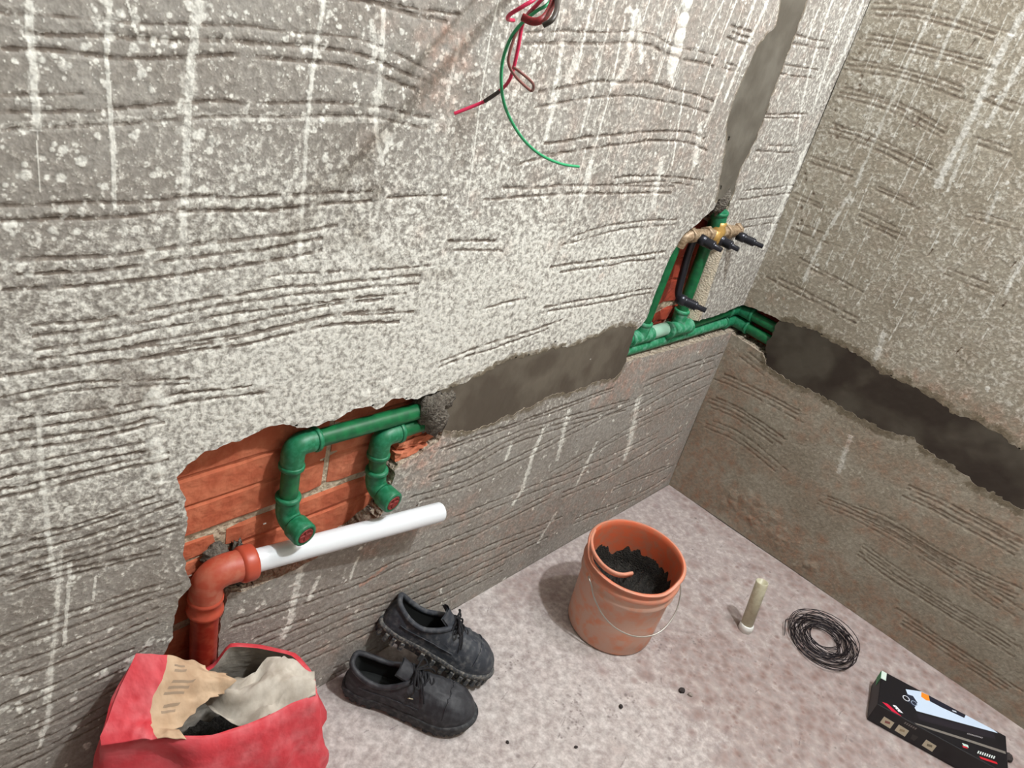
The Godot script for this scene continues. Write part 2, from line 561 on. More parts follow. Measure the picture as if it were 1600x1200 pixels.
func sheet(basis: Transform3D, f: Face, nu: int, nv: int, height: Callable, keep: Array, cut: Array, extra: Array) -> ArrayMesh:
	# a displaced sheet over the face; cells that an outline crosses are clipped to it. extra: rectangles [u0, v0, u1, v1] that carry the plaster on beyond the detailed part
	var u1 := f.u0 + f.w * f.per
	var v1 := f.v0 + f.h * f.per
	var du := (u1 - f.u0) / nu
	var dv := (v1 - f.v0) / nv
	var cols := nu + 1
	var verts := PackedVector3Array()
	var flat_uv := PackedVector2Array()
	var hs := PackedFloat32Array()
	hs.resize(cols * (nv + 1))
	for j in nv + 1:
		for i in cols:
			hs[j * cols + i] = height.call(f.u0 + i * du, f.v0 + j * dv)
	var norms := PackedVector3Array()
	var index := PackedInt32Array()
	var inside := PackedInt32Array()
	inside.resize(cols * (nv + 1))
	var outlines := cut if keep.is_empty() else keep
	for n in outlines.size():
		var outline: PackedVector2Array = outlines[n]
		var bb := Rect2(outline[0], Vector2.ZERO)
		for p in outline:
			bb = bb.expand(p)
		for j in range(maxi(0, int((bb.position.y - f.v0) / dv) - 1), mini(nv, int((bb.end.y - f.v0) / dv) + 1) + 1):
			for i in range(maxi(0, int((bb.position.x - f.u0) / du) - 1), mini(nu, int((bb.end.x - f.u0) / du) + 1) + 1):
				if Geometry2D.is_point_in_polygon(Vector2(f.u0 + i * du, f.v0 + j * dv), outline):
					inside[j * cols + i] = n + 1
	var crossed := {}
	for n in outlines.size():
		var outline: PackedVector2Array = outlines[n]
		for k in outline.size():
			var a := outline[k]
			var b := outline[(k + 1) % outline.size()]
			var steps := maxi(1, int(a.distance_to(b) / minf(du, dv) * 10.0))
			for s in steps + 1:
				var p := a.lerp(b, float(s) / steps)
				var ci := int(floor((p.x - f.u0) / du))
				var cj := int(floor((p.y - f.v0) / dv))
				if ci >= 0 and cj >= 0 and ci < nu and cj < nv:
					crossed[cj * nu + ci] = n + 1
	var su := u1 - f.u0
	var sv := v1 - f.v0
	for j in nv + 1:
		for i in cols:
			var u := f.u0 + i * du
			var v := f.v0 + j * dv
			var at := j * cols + i
			var hx := (hs[at + (1 if i < nu else 0)] - hs[at - (1 if i > 0 else 0)]) / (du * (2.0 if i > 0 and i < nu else 1.0))
			var hy := (hs[at + (cols if j < nv else 0)] - hs[at - (cols if j > 0 else 0)]) / (dv * (2.0 if j > 0 and j < nv else 1.0))
			verts.append(basis * Vector3(u, v, hs[at]))
			norms.append((basis.basis * Vector3(-hx, -hy, 1.0)).normalized())
			flat_uv.append(Vector2((u - f.u0) / su, 1.0 - (v - f.v0) / sv))
	for j in nv:
		for i in nu:
			var cell := j * nu + i
			var a := j * cols + i
			if not crossed.has(cell):
				if (inside[a] > 0) == keep.is_empty():
					continue
				index.append_array(PackedInt32Array([a, a + cols, a + cols + 1, a, a + cols + 1, a + 1]))
				continue
			var u := f.u0 + i * du
			var v := f.v0 + j * dv
			var pieces: Array = [PackedVector2Array([Vector2(u, v), Vector2(u + du, v), Vector2(u + du, v + dv), Vector2(u, v + dv)])]
			if keep.is_empty():
				for outline: PackedVector2Array in cut:
					var left := []
					for p: PackedVector2Array in pieces:
						left.append_array(Geometry2D.clip_polygons(p, outline))
					pieces = left
			else:
				pieces = Geometry2D.intersect_polygons(pieces[0], keep[crossed[cell] - 1])
			for p: PackedVector2Array in pieces:
				if p.size() < 3:
					continue
				var first := verts.size()
				for q in p:
					var gx := clampf((q.x - f.u0) / du, 0, nu - 0.001)
					var gy := clampf((q.y - f.v0) / dv, 0, nv - 0.001)
					var c := int(gy) * cols + int(gx)
					var fx := gx - int(gx)
					var fy := gy - int(gy)
					verts.append(basis * Vector3(q.x, q.y, lerpf(lerpf(hs[c], hs[c + 1], fx), lerpf(hs[c + cols], hs[c + cols + 1], fx), fy)))
					norms.append(norms[c])
					flat_uv.append(Vector2((q.x - f.u0) / su, 1.0 - (q.y - f.v0) / sv))
				var t := Geometry2D.triangulate_polygon(p)
				if t.is_empty():   # a sliver that cannot be split up: a fan does
					for k in range(1, p.size() - 1):
						t.append_array(PackedInt32Array([0, k, k + 1]))
				for k in t.size() / 3:
					var x := t[3 * k]
					var y := t[3 * k + 1]
					var z := t[3 * k + 2]
					if (p[y] - p[x]).cross(p[z] - p[x]) > 0.0:
						index.append_array(PackedInt32Array([first + x, first + z, first + y]))
					else:
						index.append_array(PackedInt32Array([first + x, first + y, first + z]))
	for e: Array in extra:
		var first := verts.size()
		for c: Vector2 in [Vector2(e[0], e[1]), Vector2(e[2], e[1]), Vector2(e[2], e[3]), Vector2(e[0], e[3])]:
			verts.append(basis * Vector3(c.x, c.y, 0))
			norms.append(basis.basis * Vector3(0, 0, 1))
			flat_uv.append(Vector2((c.x - f.u0) / su, 1.0 - (c.y - f.v0) / sv))
		index.append_array(PackedInt32Array([first, first + 3, first + 2, first, first + 2, first + 1]))
	var arrays := []
	arrays.resize(Mesh.ARRAY_MAX)
	arrays[Mesh.ARRAY_VERTEX] = verts
	arrays[Mesh.ARRAY_NORMAL] = norms
	arrays[Mesh.ARRAY_TEX_UV] = flat_uv
	arrays[Mesh.ARRAY_INDEX] = index
	var mesh := ArrayMesh.new()
	mesh.add_surface_from_arrays(Mesh.PRIMITIVE_TRIANGLES, arrays)
	return mesh

func rim_mesh(basis: Transform3D, outline: PackedVector2Array, front: Callable, depth: float, jag: float) -> ArrayMesh:
	# the broken thickness of plaster and brick round an opening
	var st := begin()
	var n := FastNoiseLite.new()
	n.seed = 77
	n.frequency = 60.0
	var rings := []
	var turn := 1.0 if not Geometry2D.is_polygon_clockwise(outline) else -1.0
	for k in 5:
		var t := k / 4.0
		var ring := PackedVector3Array()
		for i in outline.size():
			var q := outline[i]
			var along := (outline[(i + 1) % outline.size()] - outline[posmod(i - 1, outline.size())]).normalized() * turn
			var inward := Vector2(-along.y, along.x)
			if k > 0:
				q += inward * (jag * t * (0.6 + n.get_noise_3d(q.x, q.y, t)) + 0.003 * n.get_noise_3d(q.x * 2.0, q.y * 2.0, t * 3.0))
			ring.append(basis * Vector3(q.x, q.y, lerpf(front.call(outline[i].x, outline[i].y), -depth, t)))
		if turn < 0.0:
			ring.reverse()
		rings.append(ring)
	rings.reverse()
	st.set_smooth_group(0)
	for i in 4:
		var a: PackedVector3Array = rings[i]
		var b: PackedVector3Array = rings[i + 1]
		for j in a.size():
			var k := (j + 1) % a.size()
			quad(st, b[j], b[k], a[k], a[j])
	return done(st)

# ------------------------------------------------------------------ the room
func ceiling_bulb(at: Vector3, energy: float, color: Color, label: String) -> void:
	var t := thing("ceiling_lamp", label, "lamp", Transform3D(Basis.IDENTITY, at))
	var st := begin()
	lathe(st, Vector3.ZERO, Vector3.DOWN, prof([-0.03, 0.012, -0.02, 0.016, 0.0, 0.028, 0.018, 0.036, 0.036, 0.034, 0.05, 0.02, 0.056, 0.0]), 20)
	var glow := StandardMaterial3D.new()
	glow.albedo_color = Color(0.95, 0.94, 0.9)
	glow.emission_enabled = true
	glow.emission = color
	glow.emission_energy_multiplier = 3.0
	obj("bulb", done(st), glow, t)
	st = begin()
	lathe(st, Vector3.ZERO, Vector3.DOWN, prof([-0.28, 0.0, -0.28, 0.045, -0.265, 0.05, -0.255, 0.02, -0.08, 0.02, -0.075, 0.026, -0.031, 0.026, -0.031, 0.0]), 20)
	obj("holder", done(st), M.holder, t)
	var l := OmniLight3D.new()
	l.name = "light"
	l.light_color = color
	l.light_energy = energy
	l.light_size = 0.045
	l.omni_range = 8.0
	l.omni_attenuation = 2.0
	l.shadow_enabled = true
	l.position = Vector3(0, -0.018, 0)
	t.add_child(l)

func slab(called: String, from: Vector3, to: Vector3, m: Material, label: String) -> MeshInstance3D:
	var o := struct(called, box_mesh((to - from).abs(), 0.001), m, label)
	o.position = (from + to) / 2.0
	return o

func room_shell() -> void:
	slab("ceiling", Vector3(-3.4, WALL_TOP, -0.25), Vector3(0.25, WALL_TOP + 0.12, 2.42), M.ceiling, "plain pale plastered ceiling over the room")
	slab("wall_back", Vector3(-3.4, 0, -0.25), Vector3(-3.28, WALL_TOP, 2.42), M.plain_wall, "plain plastered wall facing the right wall")
	slab("wall_front", Vector3(-3.4, 0, 2.3), Vector3(0.25, WALL_TOP, 2.42), M.plain_wall, "plain plastered wall facing the left wall")

func lay_brick(parent: Node3D, a: Vector3, b: Vector3, face_axis: int, m: Material, rough := 0.0) -> void:
	# one hollow brick from corner to corner; its face (towards the room) has two shallow ribs running along it
	var st := begin()
	st.set_smooth_group(-1)
	var lo := a.min(b)
	var hi := a.max(b)
	var out := 1.0 if face_axis == 2 else -1.0
	var face := hi.z if face_axis == 2 else lo.x
	var rear := lo.z if face_axis == 2 else hi.x
	var from := lo.x if face_axis == 2 else hi.z
	var to := hi.x if face_axis == 2 else lo.z
	var tall := hi.y - lo.y
	var rings := []
	var g := rng.randf_range(0.29, 0.37)
	var shape := [0.0, -0.004, 0.03, 0.0, g, 0.0, g + 0.02, -0.003, g + 0.045, -0.003, g + 0.06, 0.0015, 2.0 * g, 0.0, 2.0 * g + 0.02, -0.003, 2.0 * g + 0.045, -0.002, 2.0 * g + 0.07, 0.001, 0.97, 0.0, 1.0, -0.004]
	var n := FastNoiseLite.new()
	n.seed = rng.randi_range(0, 999)
	n.frequency = 30.0
	var cols := 12
	for c in cols + 1:
		var t := float(c) / cols
		var ring := PackedVector3Array()
		var along := lerpf(from, to, t)
		var pull := 0.004 if c == 0 or c == cols else 0.0
		for k in shape.size() / 2:
			var y: float = lo.y + tall * shape[2 * k] + n.get_noise_2d(along, k) * 0.002
			var d: float = face + out * (shape[2 * k + 1] - pull + (0.0008 + rough) * n.get_noise_2d(along * 1.5, y * 2.0))
			ring.append(Vector3(along, y, d) if face_axis == 2 else Vector3(d, y, along))
		for y: float in [hi.y, lo.y]:
			ring.append(Vector3(along, y, rear) if face_axis == 2 else Vector3(rear, y, along))
		rings.append(ring)
	loft(st, rings)
	cap(st, rings[0], true)
	cap(st, rings[cols])
	obj("brick", done(st), m, parent)

func left_wall() -> void:
	var f := Face.new(-2.16, 0.0, 0.0, 1.54, 0.0012)
	var n := FastNoiseLite.new()
	n.seed = 5
	n.frequency = 1.0
	n.fractal_octaves = 3
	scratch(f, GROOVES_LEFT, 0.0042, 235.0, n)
	drips(f, DRIPS_LEFT, n)
	splatter(f, 6000, Rect2(-2.16, 0.92, 1.0, 0.62), 0.0009, 0.0068)
	splatter(f, 900, Rect2(-1.2, 0.9, 1.2, 0.65), 0.001, 0.008)
	splatter(f, 1300, Rect2(-2.16, 0.0, 0.62, 0.95), 0.001, 0.009)
	splatter(f, 700, Rect2(-1.55, 0.0, 1.5, 0.62), 0.001, 0.007)
	for k in 420:   # thin runs of whitewash
		var u := rng.randf_range(-1.25, -0.02)
		var v := rng.randf_range(0.85, 1.54)
		f.stroke(0, PackedVector2Array([Vector2(u, v), Vector2(u + rng.randf_range(-0.004, 0.004), v - rng.randf_range(0.02, 0.12))]), rng.randf_range(0.0012, 0.0035), rng.randf_range(110, 220), n, 0.5, 0.6)
	# white filler smeared on with a finger
	for at: Array in [[-0.806, 1.50, 0.016], [-0.806, 1.46, 0.016], [-0.806, 1.42, 0.016], [-0.802, 1.39, 0.017], [-0.797, 1.365, 0.018], [-0.793, 1.34, 0.019], [-0.792, 1.32, 0.018], [-0.788, 1.305, 0.014], [-0.784, 1.29, 0.009]]:
		f.dab(0, at[0], at[1], at[2] * 1.15, 255, 0.25)
		f.dab(3, at[0], at[1], at[2], 120, 0.5)
	for at: Array in [[-1.752, 0.760, 0.016], [-1.747, 0.738, 0.017], [-1.745, 0.712, 0.013], [-1.745, 0.690, 0.008], [-1.752, 0.835, 0.018], [-1.742, 0.82, 0.014], [-1.60, 0.815, 0.012], [-1.40, 0.742, 0.014], [-1.34, 0.732, 0.012], [-1.36, 0.755, 0.016]]:
		f.dab(0, at[0], at[1], at[2], 245, 0.4)
		f.dab(3, at[0], at[1], at[2], 150, 0.9)
	# brick dust and clay
	blotch(f, 2, -0.22, 0.33, 0.3, 0.3, 500, 60)
	blotch(f, 2, -0.16, 0.12, 0.2, 0.15, 260, 80)
	blotch(f, 2, -0.54, 0.56, 0.08, 0.06, 110, 140)
	blotch(f, 2, -1.24, 0.575, 0.05, 0.03, 90, 190)
	blotch(f, 2, -1.21, 0.52, 0.07, 0.05, 70, 90)
	blotch(f, 2, -1.20, 0.36, 0.12, 0.02, 120, 110)
	blotch(f, 2, -0.30, 0.585, 0.25, 0.02, 120, 110)
	blotch(f, 2, -1.36, 1.29, 0.04, 0.03, 40, 110)
	blotch(f, 2, -1.35, 1.24, 0.04, 0.04, 40, 80)
	blotch(f, 2, -0.7, 0.18, 0.7, 0.14, 700, 80)
	blotch(f, 2, -0.75, 1.3, 0.6, 0.3, 900, 46)
	f.stroke(2, PackedVector2Array([Vector2(-1.335, 0.262), Vector2(-1.30, 0.272), Vector2(-1.268, 0.286)]), 0.012, 200, n, 0.8, 0.8)
	# mortar smeared beyond the filled chase
	f.stroke(0, PackedVector2Array([Vector2(-2.1, 1.16), Vector2(-1.7, 1.195), Vector2(-1.31, 1.197)]), 0.011, 120, n, 0.6, 0.6)
	blotch(f, 1, -1.77, 0.862, 0.035, 0.03, 60, 110)   # bare patch where the coat fell off
	blotch(f, 1, -0.93, 1.02, 0.08, 0.06, 60, 40)
	blotch(f, 1, -1.30, 1.21, 0.02, 0.06, 60, 120)

	var front := func(u: float, v: float) -> float: return face_height(f, n, u, v, 0.0030, 0.004, 0.0045)
	var niche := ragged(poly(NICHE), 0.006, 0.004, 1)
	var patch := ragged(ragged(poly(PATCH_LEFT), 0.03, 0.010, 12), 0.005, 0.006, 2)
	var corner := ragged(poly(CORNER_HOLE), 0.006, 0.003, 3)
	var strip := ragged(ragged(poly(STRIP), 0.03, 0.006, 14), 0.005, 0.005, 4)
	smear_round(f, patch, 0.013, 5, 210.0)
	smear_round(f, strip, 0.007, 3, 170.0)
	var open := niche
	for other: PackedVector2Array in [patch, corner, strip]:
		var joined := Geometry2D.merge_polygons(open, other)
		open = joined[0]
		for j: PackedVector2Array in joined:
			if j.size() > open.size():
				open = j
	var cover := zone_map(f, [[-1.8, 1.2, 0.2], [-1.45, 1.27, 0.18], [-1.3, 1.1, 0.56], [-1.7, 1.0, 0.74], [-1.4, 0.95, 0.9], [-1.0, 0.95, 0.9], [-1.6, 0.8, 0.9], [-1.2, 0.8, 0.94], [-0.8, 0.85, 0.9], [-1.85, 0.75, 0.76], [-1.0, 1.25, 0.44], [-0.7, 1.3, 0.30], [-0.9, 1.1, 0.46], [-0.5, 1.2, 0.38], [-0.3, 1.2, 0.46], [-0.15, 1.2, 0.56], [-0.4, 0.85, 0.6], [-0.1, 0.85, 0.55], [-1.85, 0.55, 0.36], [-1.8, 0.4, 0.26], [-1.8, 0.15, 0.16], [-1.4, 0.3, 0.26], [-1.0, 0.45, 0.27], [-0.6, 0.4, 0.22], [-0.3, 0.4, 0.25], [-0.1, 0.3, 0.22], [-1.2, 0.1, 0.22], [-0.6, 0.1, 0.24]])
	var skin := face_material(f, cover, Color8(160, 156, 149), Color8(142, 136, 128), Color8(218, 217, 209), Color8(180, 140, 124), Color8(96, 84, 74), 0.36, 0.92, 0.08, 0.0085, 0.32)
	var to := Transform3D.IDENTITY
	var wall := struct("wall_left", sheet(to, f, 430, 500, front, [], [open], [[-3.3, 0.0, -2.16, WALL_TOP], [-2.16, 1.54, 0.0, WALL_TOP]]), skin, "rough grey wall splashed with whitewash and scored with wavy trowel lines, on the left")
	obj("broken_edge", rim_mesh(to, open, front, 0.055, 0.006), M.broken, wall)
	var core := obj("masonry_core", box_mesh(Vector3(3.6, WALL_TOP, 0.16), 0.001), M.joint, wall)
	core.position = Vector3(-1.55, WALL_TOP / 2.0, -0.146)
	# filled chases
	var level := func(u: float, v: float) -> float: return -0.0008 + 0.004 * n.get_noise_2d(u, v) + 0.0008 * n.get_noise_2d(u * 9.0, v * 9.0)
	filled_chase(wall, to, f, patch, level, M.patch_left, "dark grey mortar band filling the pipe chase")
	filled_chase(wall, to, f, strip, level, M.patch_strip, "grey mortar strip rising from the shower valve")
	mortar_lump(wall, Vector3(-1.230, 0.655, -0.014), Vector3(0.036, 0.047, 0.032), 3)
	mortar_lump(wall, Vector3(-1.205, 0.632, -0.006), Vector3(0.022, 0.026, 0.014), 4)
	mortar_lump(wall, Vector3(-1.20, 0.675, -0.008), Vector3(0.024, 0.02, 0.014), 8)
	mortar_lump(wall, Vector3(-0.372, 1.026, -0.012), Vector3(0.026, 0.036, 0.02), 5)
	mortar_lump(wall, Vector3(-1.60, 0.437, -0.03), Vector3(0.014, 0.05, 0.02), 6)
	mortar_lump(wall, Vector3(-1.635, 0.475, -0.035), Vector3(0.022, 0.018, 0.015), 7)
	var bed := obj("mortar_joint", box_mesh(Vector3(0.95, 0.80, 0.03), 0.001), M.joint, wall)
	bed.position = Vector3(-1.475, 0.40, -0.0585)
	bed = obj("mortar_joint", box_mesh(Vector3(0.75, 0.60, 0.02), 0.001), M.joint, wall)
	bed.position = Vector3(-0.37, 0.80, -0.067)
	for k in 3:
		lay_brick(wall, Vector3(-1.292 + 0.006 * k, 0.556 + 0.021 * k, -0.04), Vector3(-1.196, 0.5755 + 0.021 * k, -0.010 - 0.004 * k), 2, M.brick_pale, 0.006)
	# right side of the valve hole: broken plaster slanted and paled to look lit
	var st := begin()
	var edge := [[-0.254, 0.676], [-0.260, 0.73], [-0.267, 0.775], [-0.272, 0.83], [-0.276, 0.873], [-0.279, 0.905]]
	for k in 5:
		var a := Vector3(edge[k][0] + 0.002, edge[k][1], 0.0005)
		var b := Vector3(edge[k + 1][0] + 0.002, edge[k + 1][1], 0.0005)
		var da := Vector3(-0.024 - 0.003 * sin(k * 2.1), 0, -0.022)
		var db := Vector3(-0.024 - 0.003 * sin(k * 2.1 + 2.1), 0, -0.022)
		quad(st, a + da, a, b, b + db)
		quad(st, a + da + Vector3(0, 0, -0.03), a + da, b + db, b + db + Vector3(0, 0, -0.03))
	obj("plaster_return", done(st), M.plaster_lit, wall)
	# bricks laid bare in the openings
	for c in 6:
		var y := -0.054 + c * 0.195
		var off := -1.759 if c % 2 == 1 else -1.95
		for k in 6:
			var x := off + k * 0.337
			var middle := Vector2(x + 0.16, y + 0.09)
			if c < 4 and (middle.x < -1.98 or middle.x > -1.0 and c == 3 and middle.x < -0.65 or middle.x > -1.05 and c < 3):
				continue
			if c >= 3 and middle.x < -0.8 and c != 3:
				continue
			if c == 3 and middle.x > -0.8 and middle.x < -0.65:
				continue
			var deep := -0.040 if x < -0.9 else -0.052
			lay_brick(wall, Vector3(x, maxf(y, 0.0), deep - 0.03), Vector3(x + 0.325, y + 0.181, deep + rng.randf_range(-0.002, 0.003)), 2, [M.brick, M.brick_pale, M.brick][(c + k) % 3] if x < -0.9 else M.brick_dark, 0.0 if x < -0.9 else 0.012)

func smear_round(f: Face, outline: PackedVector2Array, reach: float, times: int, amount: float) -> void:
	# mortar wiped a little way over the edge of the filled chase
	var n := FastNoiseLite.new()
	n.seed = 71
	n.frequency = 1.0
	for k in times:
		var line := PackedVector2Array()
		var away := reach * (float(k) / times - 0.2)
		var along := PackedVector2Array(outline)
		along.append(outline[0])
		for i in along.size():
			var d := (along[mini(i + 1, along.size() - 1)] - along[maxi(i - 1, 0)]).normalized()
			var side := Vector2(-d.y, d.x) * (1.0 if Geometry2D.is_polygon_clockwise(outline) else -1.0)
			line.append(along[i] + side * (away + reach * 0.6 * n.get_noise_2d(along[i].x * 14.0 + k * 7.0, along[i].y * 14.0)))
		f.stroke(4, line, reach * rng.randf_range(0.5, 1.1), amount * lerpf(1.0, 0.55, float(k) / times), n, 0.9, 0.7)

func filled_chase(parent: Node3D, to: Transform3D, f: Face, outline: PackedVector2Array, level: Callable, m: Material, label: String) -> void:
	var o := obj("mortar_fill", sheet(to, f, 215, 160, level, [outline], [], []), m, parent)
	o.set_meta("label", label)
	var e := obj("fill_edge", rim_mesh(to, outline, level, 0.05, 0.0), m, o)
	e.set_meta("label", label + ", its edge")
	var st := begin()
	var tris := Geometry2D.triangulate_polygon(outline)
	for k in tris.size():
		var q := outline[tris[k]]
		st.add_vertex(to * Vector3(q.x, q.y, (level.call(q.x, q.y) as float) - 0.0025))
	if tris.size() > 2:
		obj("fill_body", done(st), m, o)

func blob(at: Vector3, size: Vector3, noise_seed: int, rough := 0.35) -> ArrayMesh:
	var st := begin()
	var n := FastNoiseLite.new()
	n.seed = noise_seed
	n.frequency = 1.1
	var rings := []
	for i in 11:
		var a := PI * i / 10.0 - PI / 2.0
		var ring := PackedVector3Array()
		for j in 16:
			var b := -TAU * j / 16.0
			var d := Vector3(cos(a) * cos(b), sin(a), cos(a) * sin(b))
			ring.append(at + d * size * (1.0 + rough * n.get_noise_3dv(d * 2.0)))
		rings.append(ring)
	loft(st, rings)
	return done(st)

func mortar_lump(parent: Node3D, at: Vector3, size: Vector3, noise_seed: int) -> void:
	obj("mortar_lump", blob(at, size, noise_seed, 0.7), M.lump, parent)

func right_wall() -> void:
	var f := Face.new(0.0, 0.0, 1.26, 1.62, 0.00125)
	var n := FastNoiseLite.new()
	n.seed = 15
	n.frequency = 1.0
	n.fractal_octaves = 3
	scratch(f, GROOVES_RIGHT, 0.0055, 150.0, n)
	drips(f, DRIPS_RIGHT, n, 200.0)
	splatter(f, 500, Rect2(0.0, 0.7, 1.26, 0.92), 0.001, 0.007)
	for k in 420:
		var u := rng.randf_range(0.0, 1.2)
		var v := rng.randf_range(0.9, 1.6)
		f.stroke(0, PackedVector2Array([Vector2(u, v), Vector2(u + rng.randf_range(-0.004, 0.004), v - rng.randf_range(0.02, 0.14))]), rng.randf_range(0.0012, 0.004), rng.randf_range(80, 190), n, 0.5, 0.6)
	for k in 26:   # nicks and pits beside the corner
		var v := rng.randf_range(0.95, 1.5)
		f.dab(1, rng.randf_range(0.015, 0.07), v, rng.randf_range(0.002, 0.007), 220, 0.6)
	for k in 16:
		var u := rng.randf_range(0.1, 1.1)
		var v := rng.randf_range(0.8, 1.5)
		f.stroke(1, PackedVector2Array([Vector2(u, v), Vector2(u - 0.004, v - 0.02)]), 0.003, 230, n, 0.4, 0.2)
	blotch(f, 2, 0.05, 0.3, 0.1, 0.3, 420, 130)
	blotch(f, 2, 0.06, 0.12, 0.12, 0.14, 260, 150)
	blotch(f, 2, 0.12, 0.5, 0.14, 0.04, 120, 120)
	blotch(f, 2, 0.33, 0.07, 0.28, 0.07, 420, 170)
	blotch(f, 2, 0.8, 0.06, 0.5, 0.06, 420, 150)
	blotch(f, 2, 0.75, 0.47, 0.6, 0.05, 360, 110)
	blotch(f, 2, 0.65, 0.27, 0.8, 0.03, 300, 120)
	blotch(f, 2, 0.95, 0.36, 0.5, 0.05, 300, 120)
	blotch(f, 2, 0.72, 0.715, 0.3, 0.025, 160, 120)
	blotch(f, 2, 0.6, 0.95, 0.8, 0.5, 420, 26)
	blotch(f, 3, 0.33, 0.075, 0.16, 0.05, 50, 200)
	var front := func(u: float, v: float) -> float: return face_height(f, n, u, v, 0.0028, 0.004, 0.006)
	var hole := ragged(poly(RIGHT_HOLE), 0.006, 0.003, 6)
	var patch := ragged(ragged(poly(PATCH_RIGHT), 0.03, 0.012, 17), 0.005, 0.008, 7)
	smear_round(f, patch, 0.018, 5, 240.0)
	var open: PackedVector2Array = Geometry2D.merge_polygons(hole, patch)[0]
	var cover := zone_map(f, [[0.1, 1.3, 0.52], [0.4, 1.4, 0.44], [0.7, 1.3, 0.46], [1.0, 1.2, 0.5], [0.2, 1.0, 0.42], [0.5, 1.0, 0.5], [0.8, 0.95, 0.6], [1.1, 0.95, 0.55], [0.15, 0.8, 0.42], [0.5, 0.8, 0.48], [0.85, 0.8, 0.5], [0.2, 0.45, 0.2], [0.5, 0.45, 0.24], [0.9, 0.45, 0.18], [0.2, 0.15, 0.12], [0.6, 0.2, 0.16], [1.0, 0.15, 0.12]])
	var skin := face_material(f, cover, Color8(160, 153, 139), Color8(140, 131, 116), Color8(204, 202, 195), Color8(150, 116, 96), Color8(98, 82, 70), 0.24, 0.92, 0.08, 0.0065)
	var to := Transform3D(Basis(Vector3(0, 0, 1), Vector3.UP, Vector3(-1, 0, 0)), Vector3.ZERO)
	var wall := struct("wall_right", sheet(to, f, 250, 500, front, [], [open], [[1.26, 0.0, 2.3, WALL_TOP], [0.0, 1.62, 1.26, WALL_TOP]]), skin, "scored grey plaster wall with whitewash runs and a dark mortar band, on the right")
	obj("broken_edge", rim_mesh(to, open, front, 0.055, 0.006), M.broken, wall)
	var core := obj("masonry_core", box_mesh(Vector3(0.16, WALL_TOP, 2.6), 0.001), M.joint, wall)
	core.position = Vector3(0.146, WALL_TOP / 2.0, 1.1)
	var level := func(u: float, v: float) -> float: return -0.0006 + 0.004 * n.get_noise_2d(u, v) + 0.0012 * n.get_noise_2d(u * 9.0, v * 9.0)
	filled_chase(wall, to, f, patch, level, M.patch_right, "dark damp mortar band along the right wall")
	for k in 1:
		lay_brick(wall, Vector3(0.052, 0.541, -0.06), Vector3(0.085, 0.722, 0.22), 0, M.brick_dark, 0.01)

